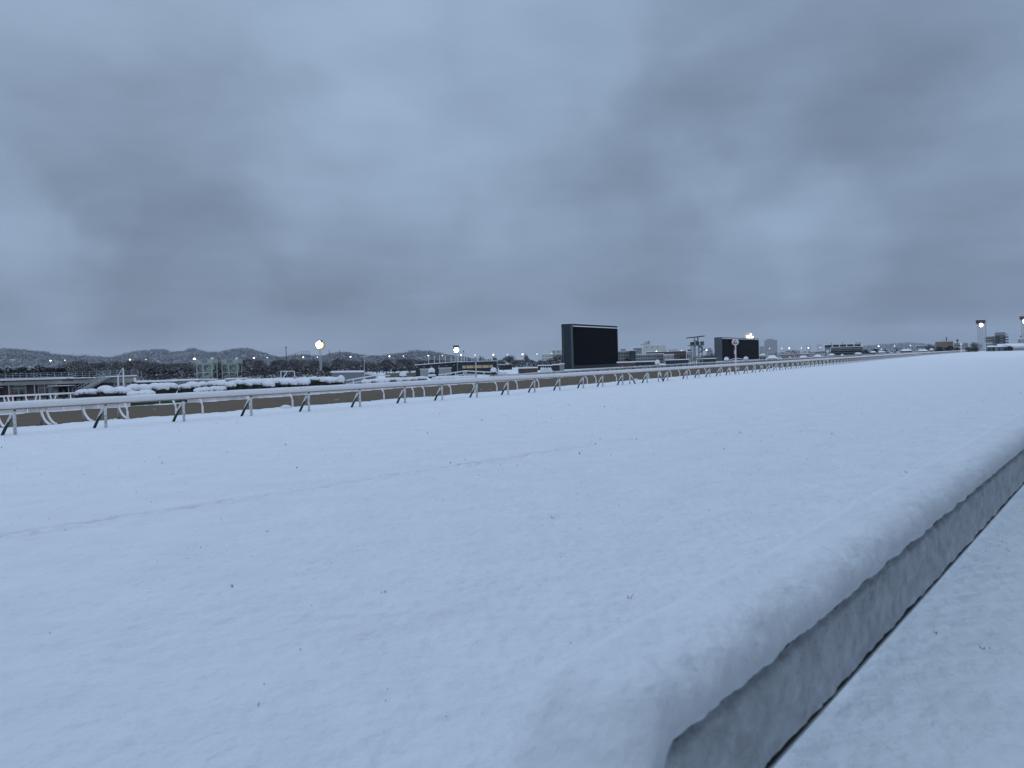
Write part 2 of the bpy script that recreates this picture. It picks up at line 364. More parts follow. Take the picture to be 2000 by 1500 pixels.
# ------------------------------------------------------------------ near outer rail with its thick snow cap
orl = thing('outer_rail', 'broad outer rail right beside the camera, piled with thick smooth snow', 'rail', (*xy(1.71, -1.0), 0))
tsn = [1.28]
while tsn[-1] < 140: tsn.append(tsn[-1] + max(.012, (tsn[-1] - .6) * .012))
def nz(x, y, z, o=3): return mnoise.fractal(Vector((x, y, z)), 1.0, 2.0, o)
# cap cross-section: angle from viewer side lip (a=0) over the top to the far side
v = []; f = []; NC = 30
for k, t in enumerate(tsn):
    uu = min(1, max(0, (1.66 - t) / .38)); drop = .62 * uu ** 1.7; e = 1 - .25 * uu ** 3      # the snow rolls down over the rail's end
    low = .020 * nz(t * 5.0, 0, 3) + .009 * nz(t * 17, 2, 3)
    for q in range(NC + 1):
        u = q / NC
        if u < .42:                                  # viewer side: from lip bulging out then rolling over
            a = R(-52) + u / .42 * R(142)
            l = -1.055 + .166 * math.cos(a); z = 1.178 + (.107 if a > 0 else .058) * math.sin(a) + low * (1 - u / .42)
        elif u < .6: l = -1.055 - (u - .42) / .18 * .13; z = 1.285
        else:
            a = (u - .6) / .4 * math.pi / 2; l = -1.185 - .13 * math.sin(a); z = 1.145 + .14 * math.cos(a)
        cl, cz = -1.03, 1.165
        l = cl + (l - cl) * e; z -= drop * (1 if u > .3 else .55 + .45 * u / .3) + (.30 * min(1, uu * 6) * (1 - u / .1) if u < .1 else 0)
        x, y = xy(t, l)
        d = .013 * nz(x * 4.5, y * 4.5, z * 4.5) + .003 * nz(x * 22, y * 22, z * 22)
        l += d * (1 if u < .42 else .3); z += d * .9
        x, y = xy(t, l); v.append((x, y, z))
for k in range(len(tsn) - 1):
    for q in range(NC): f.append((k * (NC + 1) + q, (k + 1) * (NC + 1) + q, (k + 1) * (NC + 1) + q + 1, k * (NC + 1) + q + 1))
f.append(tuple(range(NC + 1))); 
mb = MB(); mb.add(v, f); o = part('snow_cap', mb, CAPSNOW, orl, True)
# crusted face panel
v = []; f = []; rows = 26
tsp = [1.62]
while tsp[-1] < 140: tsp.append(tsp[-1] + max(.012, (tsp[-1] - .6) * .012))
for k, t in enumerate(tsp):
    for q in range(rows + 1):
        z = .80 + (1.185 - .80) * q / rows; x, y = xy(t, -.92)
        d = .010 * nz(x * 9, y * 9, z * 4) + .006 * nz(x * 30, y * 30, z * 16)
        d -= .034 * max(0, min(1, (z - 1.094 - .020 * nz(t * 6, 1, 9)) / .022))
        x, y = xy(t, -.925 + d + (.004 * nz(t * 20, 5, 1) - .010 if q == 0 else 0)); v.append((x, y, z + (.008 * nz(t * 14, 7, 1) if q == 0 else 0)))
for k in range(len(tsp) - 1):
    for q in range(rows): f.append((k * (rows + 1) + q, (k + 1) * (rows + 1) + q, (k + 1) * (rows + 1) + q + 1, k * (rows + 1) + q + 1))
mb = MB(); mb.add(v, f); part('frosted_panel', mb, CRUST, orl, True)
mb = MB(); tlbox(mb, 1.64, 140, -.975, -.9475, 1.088, 1.20); part('crack_shade_strip', mb, EDGE, orl)  # dark strip standing in as painted shade in the crack under the cap
mb = MB(); tlbox(mb, 1.64, 140, -1.03, -.976, .795, 1.17); part('board', mb, GREYW, orl)
mb = MB()
v = []; f = []
for q in range(rows + 1):
    z = .80 + .38 * q / rows
    for p in range(9):
        l = -.925 - .105 * p / 8; x, y = xy(1.62, l); d = .008 * nz(x * 12, y * 12, z * 9)
        x, y = xy(1.625 - d - .02 * math.sin(p / 8 * math.pi), l); v.append((x, y, z))
for q in range(rows):
    for p in range(8): f.append((q * 9 + p, q * 9 + p + 1, (q + 1) * 9 + p + 1, (q + 1) * 9 + p))
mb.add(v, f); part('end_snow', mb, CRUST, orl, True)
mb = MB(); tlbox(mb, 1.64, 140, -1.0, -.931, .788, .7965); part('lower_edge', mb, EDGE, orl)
mb = MB(); tlbox(mb, 1.64, 140, -1.0, -.925, .7845, .7878); part('trim', mb, GREYW, orl)
for k in range(20):
    mb = MB(); t = 1.95 + k * 8.8; mb.tube([(*xy(t, -1.02), -.05), (*xy(t, -1.02), .79)], .05, 10); part('post', mb, POSTW, orl)

# ------------------------------------------------------------------ turf course's inner rail
feet = [27, 205, 358, 490, 603, 703, 791, 864, 932, 993, 1045, 1094, 1140, 1178]
ir = thing('inner_turf_rail', 'long snow-topped white running rail on A-shaped green and white posts along the turf', 'rail', (*on(20, 0), 0))
ts0 = [t_of(p, 0) for p in feet]; ts = [ts0[0] - 3 * k for k in (3, 2, 1)] + ts0
extra = [1217, 1231, 1265, 1287, 1305]
ts += [t_of(p, 0) for p in extra]
tcur = t_of(1343, 0)
while tcur < 560: ts.append(tcur); tcur += 3.0
def rail_profile(name, s0, zc, hw, hh, mats, parent, t0, t1, dt=1.0, n=12, lo=None, hi=None, jitz=.004, zf=None):
    mb = MB(); v = []; f = []; tv = np.arange(t0, t1 + dt, dt)
    A0, A1 = (0, 2 * math.pi) if lo is None else (lo, hi)
    for t in tv:
        sq = s0(t) if callable(s0) else s0
        for k in range(n):
            a = A0 + (A1 - A0) * k / (n - (0 if lo is None else 1))
            x, y = on(t, sq + hw * math.cos(a)); v.append((x, y, zc + hh * math.sin(a) + (zf(t) if zf else 0) + jitz * math.sin(t * 3.1 + k)))
    m_ = n if lo is None else n - 1
    for i_ in range(len(tv) - 1):
        for k in range(m_): f.append((i_ * n + k, (i_ + 1) * n + k, (i_ + 1) * n + (k + 1) % n, i_ * n + (k + 1) % n))
    if lo is None: f.append(tuple(range(n))); f.append(tuple(reversed(range((len(tv) - 1) * n, len(tv) * n))))
    mb.add(v, f); return part(name, mb, mats, parent, True)
rail_profile('rail_beam', 0, 1.005, .085, .105, RAILW, ir, -14, 560)
rail_profile('snow_on_rail', 0, 1.06, .112, .125, RAILSNOW, ir, -14, 560, .7, 16, -.75, math.pi + .75, jitz=.006)
mb = MB(); tv = np.arange(-14, 560, 1.5)
for a_, b_ in zip(tv[:-1], tv[1:]):
    (x0, y0), (x1, y1) = on(a_, .03), on(b_, .03); mb.bar((x0, y0, .902), (x1, y1, .902), .10, .022)
part('rail_underside', mb, TAN, ir)
def apost(t, flip=1, far=False):
    x, y = on(t, 0); r = .055; mb = MB(); mb.tube([(x, y, -.03), (x, y, .45), (x, y, .84)], r, 7 if not far else 5)
    return mb, (x, y)
def brace_mb(x, y, flip=1, n=7):
    mb = MB(); mb.tube([(x - .44 * flip, y - .06, -.04), (x - .09 * flip, y - .01, .72)], .055, n); return mb
def bracket_mb(x, y):
    mb = MB(); mb.bar((x, y, .84), (x + .05, y + .06, .935), .05); mb.bar((x - .06, y - .07, .915), (x + .10, y + .12, .918), .05, .03); return mb
flips = {}
for p in (1265, 1287): pass
near = ts[:96]; farp = ts[96:]
for k, t in enumerate(near):
    (mbp, (x, y)) = apost(t)
    po = part('post', mbp, POSTW, ir, True)
    fl = -1 if k in (3 + 14 + 3, 3 + 14 + 1) else 1
    part('brace', brace_mb(x, y, fl), BRACE, po, True)
    part('bracket', bracket_mb(x, y), BLACK, po)
mb = MB(); mq = MB()
for t in farp:
    m2, (x, y) = apost(t, far=True); mb.add(m2.v, m2.f); m3 = brace_mb(x, y, 1, 5); mq.add(m3.v, m3.f)
o = part('far_posts', mb, POSTW, ir); o['kind'] = 'stuff'; o = part('far_braces', mq, BRACE, ir); o['kind'] = 'stuff'

# ------------------------------------------------------------------ dirt course's outer rail (goose-neck posts), just behind
dr = thing('dirt_outer_rail', 'second white rail on bent goose-neck posts standing between the turf and the brown dirt', 'rail', (*on(20, -4.3), 0))
rail_profile('rail_beam', -5.0, .93, .05, .05, RAILW, dr, -14, 560, 1.5, 8)
def goose(t, s0, top=.92, over=.55, wide=False):
    mb = MB()
    if wide:
        pts = []
        for k in range(9):
            a = k / 8 * math.pi / 2; pts.append((*on(t, s0 - 1.15 * math.sin(a) * 1.0), top * (1 - math.cos(a)) if False else .04 + (top - .04) * (1 - math.cos(a))))
        pts = [(*on(t, s0 - 1.15 * (1 - math.cos(a))), .03 + (top - .03) * math.sin(a)) for a in [k / 8 * math.pi / 2 for k in range(9)]]
        # sweep: lies low near the turf, rises steeply at the dirt
        pts = [(*on(t, s0 - 1.05 * math.sin(a)), .03 + (top - .03) * (1 - math.cos(a))) for a in [k / 8 * math.pi / 2 for k in range(9)]]
        mb.tube(pts, .05, 7)
    else:
        mb.tube([(*on(t, s0), -.05), (*on(t, s0), .35), (*on(t, s0 - .04), .5), (*on(t, s0 - over * .45), .72), (*on(t, s0 - over), top)], .05, 7)
    return mb
SG = -4.35
for px in (10, 97, 108, 180, 250):
    t = t_of(px, SG); part('curved_post', goose(t, SG, wide=True), RAILW, dr, True)
    mb = MB(); x, y = on(t, SG - 1.02); mb.tube([(x, y, -.05), (x, y, .9)], .05, 8); part('upright_post', mb, TANPOST, dr, True)
gp_ = [248, 343, 395, 488, 571, 750, 808, 829, 881, 928, 971, 1011, 1053, 1148, 1165, 1205, 1232, 1268, 1292, 1312, 1329, 1349, 1380, 1412, 1428, 1440, 1462]
tg = [t_of(p, SG) for p in gp_]; tcur = tg[-1] + 3.1
while len(tg) < 44: tg.append(tcur); tcur += 3.1
for t in tg: part('goose_neck_post', goose(t, SG), RAILW, dr, True)

# snow lumps lying on the strip between the two rails
for k, px in enumerate((558, 1243, 1512, 1518)):
    t = t_of(px, -3.6); x, y = on(t, -3.6); mb = MB(); mb.ball((x, y, .04), .22, 12, 8, sq=(1.3, 1, .6), jit=.08, seed=k)
    o = part('snow_lump', mb, ROOFSNOW, None, True, (x, y, 0)); tag(o, ['rounded lump of snow at the dirt edge beside the nearer bent posts', 'white snow lump on the strip between two leaning post pairs below the big screen', 'small snow lump by the dirt past the round marker', 'second small snow lump by the dirt past the round marker'][k], 'snow lump', 'snow lumps by the dirt edge')

# ------------------------------------------------------------------ dirt course's inner rail, kerb boards
ci = thing('dirt_inner_rail', 'low grey-white rail with close posts along the far edge of the brown dirt', 'rail', (*on(20, -17), 0))
ZF = lambda t: float(np.interp(t, [12, 32, 48, 60, 69.5, 80.5, 120], [-.42, -.38, -.36, -.34, -.18, -.12, 0]))
S18 = lambda t: float(SF(t)) - .5
rail_profile('rail_beam', S18, .80, .07, .07, BOARDW, ci, -14, 560, 1.5, 8, zf=ZF)
rail_profile('snow_on_rail', S18, .86, .08, .06, CAPSNOW, ci, -14, 560, 1.5, 8, -.3, math.pi + .3, zf=ZF)
tv = np.arange(18, 560, 1.45)
mbs = MB()
for k, t in enumerate(tv):
    mb = MB() if k < 98 else mbs
    x, y = on(t, S18(t)); mb.tube([(x, y, -.05), (x, y, .75 + ZF(t))], .05, 6)
    if k < 98: part('post', mb, TANPOST if k % 4 == 0 else WHITE, ci)
o = part('far_posts', mbs, WHITE, ci); o['kind'] = 'stuff'
kb = thing('kerb_boards', 'pale grey board edging seen under the rail beyond the brown dirt', 'barrier', (*on(20, -16.0), 0))
g0, g1 = t_of(257, -17.65), t_of(345, -17.65)
for a_ in np.arange(g0 - 1.9 * 12, 120, 1.9):
    gap = g0 - .1 < a_ < g1 - .9; hb = float(np.interp(a_, [14, 24, 36], [.40, .30, .20]))
    mb = MB(); (x0, y0), (x1, y1) = on(a_, float(SF(a_)) - .2), on(a_ + 1.84, float(SF(a_ + 1.84)) - .2); mb.bar((x0, y0, hb / 2), (x1, y1, hb / 2), .05, hb)
    part('board', mb, BOARDG if gap else BOARDW, kb)
# course fence of white mesh panels on the far stretch
mf = thing('mesh_fence', 'grey mesh fence running behind the low rail toward the screens', 'fence', (*on(60, -19.2), 0))
mb = MB(); mb2 = MB()
for a_ in np.arange(62, 300, 3.0):
    (x0, y0), (x1, y1) = on(a_, S18(a_) - 1.2), on(a_ + 3.0, S18(a_ + 3) - 1.2)
    mb.bar((x0, y0, .62), (x1, y1, .62), .05, .07); mb.bar((x0, y0, .30), (x1, y1, .30), .03, .55)
    part('upright', MB().tube([(x0, y0, -.1), (x0, y0, .72)], .05, 6), WHITE, mf)
part('mesh_panel', mb, mat('mesh_dark', (.075, .08, .085), .8, .2, 1), mf)

# ------------------------------------------------------------------ writing
def lettering(text, size, loc, rotx, rotz, m, parent, name='lettering', ext=.02):
    cu = bpy.data.curves.new(name, 'FONT'); cu.body = text; cu.size = size; cu.extrude = ext; cu.align_x = 'CENTER'; cu.align_y = 'CENTER'; cu.offset = .008 * size
    tmp = bpy.data.objects.new('tmp_text', cu); COL.objects.link(tmp); dg = bpy.context.evaluated_depsgraph_get(); dg.update()
    me = bpy.data.meshes.new_from_object(tmp.evaluated_get(dg)); bpy.data.objects.remove(tmp)
    M4 = Matrix.Translation(Vector(loc) - origin(parent)) @ Matrix.Rotation(rotz, 4, 'Z') @ Matrix.Rotation(rotx, 4, 'X')
    me.transform(M4); me.materials.clear(); me.materials.append(m)
    o = bpy.data.objects.new(name, me); COL.objects.link(o); o.parent = parent; return o

# ------------------------------------------------------------------ furlong marker 4 and diamond marker
p0 = gnd(1437, 731); D = p0.y
mk = thing('furlong_marker', 'tall white and red post with a white disc bearing a red 4', 'marker post', p0)
zt = at(1436, 668, D).z; x0 = at(1436, 668, D).x
mb = MB(); mb.bar((p0.x, D, -.1), (x0 + .02, D, zt - .2), .13, .13); part('post', mb, WHITE, mk)
for (ya, yb) in ((677, 684), (692, 700)):
    mb = MB(); mb.box(x0 - .14, x0 - .062, D - .07, D + .07, at(1436, yb, D).z, at(1436, ya, D).z); part('red_band', mb, RED, mk)
mb = MB(); mb.box(x0 - .13, x0 - .062, D - .06, D + .06, at(1436, 692, D).z + .005, at(1436, 684, D).z - .005); part('white_band', mb, WHITE, mk)
mb = MB(); mb.box(x0 - .14, x0 - .07, D - .07, D + .07, at(1436, 731, D).z, at(1436, 722, D).z); part('red_band', mb, RED, mk)
mb = MB(); mb.disc((x0, D + .03, zt), .37, (0, -1, 0), .1, 28); dk = part('disc', mb, WHITE, mk, False)
mb = MB(); yb_ = D - .085; q = .37
def stroke(mb, a, b, w_): mb.bar((x0 + a[0] * q, yb_, zt + a[1] * q), (x0 + b[0] * q, yb_, zt + b[1] * q), w_ * q, .02, up=Vector((0, 1, 0)))
stroke(mb, (-.08, .52), (-.58, -.45), .22); stroke(mb, (-.62, -.44), (.5, -.40), .24)
part('digit', mb, RED, dk)
mb = MB(); stroke(mb, (.0, .62), (.28, -.1), .09); stroke(mb, (.28, -.1), (.32, -.55), .07); part('digit_upright', mb, GREYB, dk)  # thin grey upright stroke of the digit

D = 71; p = at(930, 738, D); zt = at(929, 702.5, D).z; xt = at(929, 702.5, D).x
dm = thing('diamond_marker', 'white post with a small blue-centred diamond board, before the black building', 'marker post', (p.x, D, 0))
mb = MB(); mb.bar((p.x, D, -.1), (xt, D, zt - .25), .11, .11); mb.bar((p.x, D, .6), (p.x - .01, D, 1.2), .16, .14); part('post', mb, WHITE, dm)
def diamond(c, w_, h_, y0, y1):
    mb = MB(); mb.hexa([(c[0] - w_, y0, c[1]), (c[0], y0, c[1] - h_), (c[0], y1, c[1] - h_), (c[0] - w_, y1, c[1]), (c[0], y0, c[1] + h_), (c[0] + w_, y0, c[1]), (c[0] + w_, y1, c[1]), (c[0], y1, c[1] + h_)]); return mb
def rhomb(cx, cz, w_, h_, y0, y1):
    v = [(cx - w_, y0, cz), (cx, y0, cz - h_), (cx + w_, y0, cz), (cx, y0, cz + h_)]; v += [(a, y1, c) for a, b, c in v]
    return MB().add(v, [(0, 1, 2, 3), (7, 6, 5, 4), (0, 4, 5, 1), (1, 5, 6, 2), (2, 6, 7, 3), (3, 7, 4, 0)])
bd = part('diamond_board', rhomb(xt, zt, .19, .32, D - .07, D - .02), WHITE, dm)
part('blue_centre', rhomb(xt, zt - .02, .10, .20, D - .085, D - .072), BLUEP, bd)
part('blue_core', rhomb(xt, zt - .02, .035, .10, D - .095, D - .087), WHITE, bd)
# small far post with round top by the dark flats
D = 190
for px, yt, yb, D, lab in ((1616, 686, 697, 150, 'white round-topped marker post in front of the dark flats'), (1877, 672, 686, 330, 'far white round-topped marker post left of the lattice floodlight tower')):
    a, b = at(px, yb, D), at(px, yt, D); m_ = thing('round_marker', lab, 'marker post', (a.x, D, a.z))
    mb = MB(); mb.tube([(a.x, D, a.z - .8), (b.x, D, b.z)], .09 * D / 150, 6); part('post', mb, WHITE, m_)
    mb = MB(); mb.disc((b.x, D - .1, b.z), .30 * D / 150, (0, -1, 0), .06, 16); part('disc', mb, WHITE, m_)

# ------------------------------------------------------------------ big screens
def screen(name, label, xl, xs, xr, ytl, ybl, ytr, ybr, D0, D1, back, m, zb_pad, group='video screens in the infield'):
    A_ = at(xs, ytl, D0); B_ = at(xr, ytr, D1); zt = (A_.z + B_.z) / 2; zb = -1.6
    d = Vector((B_.x - A_.x, B_.y - A_.y, 0)); W = d.length; d.normalize(); nb = Vector((-d.y, d.x, 0))        # away from the viewer
    root = thing(name, label, 'video screen', (A_.x, A_.y, zb), group)
    def P(u, w_): q = Vector((A_.x, A_.y, 0)) + d * u + nb * w_; return (q.x, q.y)
    mb = MB(); mb.prism([P(0, 0), P(W, 0), P(W, back), P(0, back)], zb, zt)
    part('housing', mb, m, root)
    mb = MB(); top = zt - .065 * (zt - zb); bot = zb_pad
    mb.prism([P(W * .022, -.25), P(W * .985, -.25), P(W * .985, -.02), P(W * .022, -.02)], bot, top); part('display', mb, SCREEN, root)
    mb = MB(); mb.prism([P(W * .01, -.8), P(W * .985, -.8), P(W * .985, -.02), P(W * .01, -.02)], top + .02, top + .30); part('ledge', mb, ROOFSNOW, root)
    mb = MB(); mb.prism([P(-.1, -.1), P(W + .1, -.1), P(W + .1, back + .1), P(-.1, back + .1)], zt + .004, zt + .22); part('roof_snow', mb, ROOFSNOW, root)
    mb = MB(); mb.prism([P(-.15, -.35), P(.28, -.35), P(.28, .3), P(-.15, .3)], zb, zt - .1); part('corner_trim', mb, SCRFRAME2, root)
    mb = MB(); mb.prism([P(-.18, back - .9), P(-.02, back - .9), P(-.02, back - .6), P(-.18, back - .6)], zb, zt - 1); part('ladder', mb, SCRFRAME2, root)
    return root
screen('video_screen', 'large black video screen in a dark slate housing, the nearer and bigger one', 1097, 1116, 1206, 631.5, 720, 637, 716, 284, 317, 4.3, SCRFRAME, at(1118, 714, 284).z)
screen('video_screen', 'farther black video screen with paler grey side, behind the red 4 marker', 1395, 1408, 1482, 657.5, 705, 662, 703, 473, 548, 4.2, SCRFRAME2, -1.2)

# ------------------------------------------------------------------ generic facade building from photo columns, at true distance and size
def bld(name, label, cat, x0, x1, yt, D, m, deep=14, base=-1.6, snow=True, win=None, wm=None, parapet=0, group=None, yt2=None, ny0=None):
    a = at(x0, yt, D); b = at(x1, yt if yt2 is None else yt2, D); z0, z1 = a.z, b.z
    if yt2 is None: z0 = z1 = at((x0 + x1) / 2, yt, D).z
    root = thing(name, label, cat, ((a.x + b.x) / 2, D, base), group); sh = (a.x if x0 > 1000 else b.x) * deep / D
    mb = MB(); mb.prism([(a.x, D), (b.x, D), (b.x + sh, D + deep), (a.x + sh, D + deep)], base, [z0, z1, z1, z0]); part('wall', mb, m, root)
    if snow:
        mb = MB(); mb.prism([(a.x - .1, D - .15), (b.x + .1, D - .15), (b.x + .1 + sh, D + deep), (a.x - .1 + sh, D + deep)], [z0 + .004, z1 + .004, z1 + .004, z0 + .004], [z0 + .3, z1 + .3, z1 + .3, z0 + .3]); part('roof_snow', mb, ROOFSNOW, root)
    if win:
        nx, ny, fx, fy, zlo = win; W = b.x - a.x; zh = min(z0, z1) - .4; Hh = (zh - zlo) / ny
        for j_ in range(ny):
            for i_ in range(nx):
                cx = a.x + W * (i_ + .5) / nx; cz = zlo + Hh * (j_ + .5)
                mb = MB(); mb.box(cx - W / nx * fx / 2, cx + W / nx * fx / 2, D - .06, D + .05, cz - Hh * fy / 2, cz + Hh * fy / 2); part('window', mb, wm or GLASSD, root)
    return root, a, b

# ------------------------------------------------------------------ club house
D = 120; zb = -1.6
def cx_(px, py=745): return at(px, py, D).x
def cz_(px, py): return at(px, py, D).z
ch = thing('club_house', 'long low brick club house with beige fascia and big windows', 'building', (cx_(110), D, zb))
def cbox(px0, px1, py0, py1, y0, y1, m, name, parent=ch):                   # py0 upper, py1 lower edge; levels taken at the middle column
    pm = (px0 + px1) / 2; mb = MB(); mb.box(cx_(px0), cx_(px1), y0, y1, cz_(pm, py1) if py1 else zb, cz_(pm, py0)); return part(name, mb, m, parent)
lvl = lambda z: z
zf_t = cz_(100, 741); zf_b = cz_(60, 751.5)
def skew(px0, px1, y0, y1, z0, z1):
    k_ = cx_(266) / D; a, b = cx_(px0), cx_(px1); return MB().prism([(a + k_ * (y0 - D), y0), (b + k_ * (y0 - D), y0), (b + k_ * (y1 - D), y1), (a + k_ * (y1 - D), y1)], z0, z1)
part('brick_wall', skew(-70, 266, D, D + 16, zb, zf_b), BRICK, ch)
part('fascia', skew(-72, 202, D - .6, D + 16.2, zf_b + .003, zf_t - .12), FASCIA, ch)
part('fascia', skew(196, 267, D - .55, D + 16.1, zf_b + .006, zf_t + .02), FASCIA, ch)
part('gutter', skew(-72, 178, D - .75, D + 16.3, zf_t - .117, zf_t), NAVY, ch)
part('gutter', skew(195, 269, D - .75, D + 16.3, zf_t + .023, zf_t + .12), DGREY, ch)
part('roof_snow', skew(-72, 130, D - .7, D + 14, zf_t + .003, zf_t + .26), ROOFSNOW, ch)
part('roof_snow', skew(131, 194, D + 1, D + 14, zf_t + .003, zf_t + .1), ROOFSNOW, ch)
part('roof_snow', skew(196, 268, D - .5, D + 14, zf_t + .123, zf_t + .22), ROOFSNOW, ch)
lettering('CLUB HOUSE', .30, (cx_(136.5), D - .615, cz_(136.5, 743.3)), R(90), 0, INK, ch)
def window(px0, px1, cols, ztop, zsill, rowz):
    w_ = part('window', MB().box(cx_(px0), cx_(px1), D - .05, D + .05, zsill, ztop), GLASS, ch)
    fr = MB(); a, b = cx_(px0), cx_(px1)
    for k in range(cols + 1): x = a + (b - a) * k / cols; fr.box(x - .06, x + .06, D - .14, D - .052, zsill, ztop)
    for z in (zsill, rowz, ztop - .05): fr.box(a + .061, b - .061, D - .13, D - .053, z, z + .09)
    part('frame', fr, GREYW, w_)
zs = zb + .5; zr = cz_(60, 758.5)
window(21, 51, 2, zf_b - .05, zs, zr); window(75, 112.5, 3, zf_b - .05, zs, cz_(95, 757.5)); window(-60, -25, 2, zf_b - .05, zs, zr)
window(223, 244, 2, zf_b - .05, zb + .9, zb + 1.6)
window(246, 256, 1, zf_b - .05, zb + .9, zb + 1.6)
for px in (20.5, 70.5, 113): part('pillar', MB().box(cx_(px) - .09, cx_(px) + .09, D - .5, D - .35, zb, zf_b), GREYW, ch)
part('entrance_glass', MB().box(cx_(114), cx_(124.5), D - 1.6, D - 1.5, zb, zb + 1.7), SHUTTER, ch)
part('entrance_door', MB().box(cx_(126), cx_(136), D - .10, D - .02, zb, zb + 1.9), GLASSD, ch)
part('entrance_door', MB().box(cx_(138), cx_(144), D - .11, D - .03, zb, zb + 1.9), GLASS, ch)
zc = cz_(132, 753.2); cn = part('canopy', MB().box(cx_(112.5), cx_(152.5), D - 2.6, D - .02, zc - .12, zc), NAVY, ch)
part('canopy_snow', MB().box(cx_(112.3), cx_(152.7), D - 2.65, D - .65, zc + .003, zc + .09), ROOFSNOW, cn)
for px in (114, 151): part('canopy_post', MB().box(cx_(px) - .05, cx_(px) + .05, D - 2.5, D - 2.4, zb, zc - .125), GREYW, cn)
part('porch_roof', MB().box(cx_(-30), cx_(8.5), D - 1.6, D - .02, cz_(0, 757.5), cz_(0, 756)), WHITE, ch)
part('floodlight', MB().box(cx_(9.5), cx_(12.5), D - .9, D - .62, cz_(11, 746.5), cz_(11, 744)), DGREY, ch)
mb = MB(); za = zf_t + .1
for k in range(24):
    x = cx_(-60) + (cx_(258) - cx_(-60)) * k / 23; mb.box(x - .025, x + .025, D + 2, D + 2.05, za, za + .95)
for z in (.35, .65, .93): mb.box(cx_(-60), cx_(258), D + 1.95, D + 1.99, za + z, za + z + .04)
part('roof_railing', mb, GREYW, ch)
q0, q1 = cx_(-90), cx_(190)
fc_ = MB(); nn = 24
for i_ in range(nn + 1):
    u = i_ / nn; fc_.v.append((q0 * .78 + (q1 - q0) * .78 * u, 92 + 1.5 * math.sin(u * 9), -1.46)); fc_.v.append((q0 + (q1 - q0) * u, 119.9, -1.46))
for i_ in range(nn): fc_.f.append((2 * i_, 2 * i_ + 2, 2 * i_ + 3, 2 * i_ + 1)); fc_.m.append(0)
o = part('pavement', fc_, mat('wet_asphalt', (.045, .045, .05), .5, .5, .8)); o['kind'] = 'structure'
st = thing('outside_stair', 'steep grey metal stair climbing to the club house roof with railings', 'stair', (cx_(165), D - 2, zb))
A1 = Vector((cx_(157), D - 2.2, cz_(157, 770))); A2 = Vector((cx_(221), D - 2.2, cz_(221, 735)))
for oy in (0, 1.4): part('stringer', MB().bar(A1 + Vector((0, oy, 0)), A2 + Vector((0, oy, 0)), .08, .42), GREYW, st)
mb = MB()
for k in range(14):
    q = A1.lerp(A2, k / 14); mb.box(q.x, q.x + .3, q.y + .045, q.y + 1.355, q.z + .1, q.z + .14)
part('tread', mb, WHITE, st)
mb = MB()
for oy in (0, 1.4):
    for h_ in (.55, 1.0): mb.bar(A1 + Vector((0, oy, h_)), A2 + Vector((0, oy, h_)), .05)
    for k in range(12):
        q = A1.lerp(A2, k / 11) + Vector((0, oy, 0)); mb.bar(q + Vector((0, 0, .215)), q + Vector((0, 0, 1.0)), .035)
part('railing', mb, GREYW, st)
part('landing', MB().box(A2.x, A2.x + 1.6, A2.y, A2.y + 2.2, A2.z - .1, A2.z), WHITE, st)
gx = thing('field_frame', 'thin white A-shaped frame leaning beside the club house stair', 'frame', (cx_(236), D - 8, zb))
D2 = D - 8; P_ = lambda px, py: at(px, py, D2)
mb = MB(); mb.bar(P_(240.5, 718.5), P_(241.5, 756), .13); part('post', mb, WHITE, gx)
mb = MB(); mb.bar(P_(240, 719), P_(230.5, 733.5), .07); part('brace', mb, WHITE, gx)
mb = MB(); mb.bar(P_(230.5, 733), P_(231, 753), .15); part('post', mb, WHITE, gx)
q = at(265.5, 742, D - 3); bx = thing('white_board', 'small tilted white panel at the end of the club house', 'board', (q.x, q.y, zb))
part('panel', MB().bar((q.x - .08, q.y, q.z - .32), (q.x - .2, q.y, q.z + .35), .34, .08), WHITE, bx); part('post', MB().box(q.x - .04, q.x + .04, q.y - .04, q.y + .04, zb, q.z - .33), GREYW, bx)

# rail in front of the club house and the people behind it
cr_ = thing('infield_rail', 'white rail on slanting posts in front of the club house', 'rail', (*on(20, -33), 0))
tA, tB = t_of(-60, -33), t_of(172, -33)
rl = [(*on(t, -33), 0) for t in (tA, tB)]
zA, zB = at(0, 771.2, on(t_of(0, -33), -33)[1]).z, at(170, 769.2, on(t_of(170, -33), -33)[1]).z
zr_ = (zA + zB) / 2
part('rail_beam', MB().tube([(rl[0][0], rl[0][1], zr_), (rl[1][0], rl[1][1], zr_)], .065, 10), RAILW, cr_, True)
for k, px in enumerate((-40, -20, 7, 15, 25, 50, 72, 78, 98, 110, 138, 160)):
    t = t_of(px, -33); x, y = on(t, -33); sl = (-.22, .05, .25)[k % 3] if k != 3 else .3
    part('post', MB().tube([(x, y, zr_ - .05), (x + sl, y - .1, zr_ - .85)], .045, 7), RAILW, cr_, True)

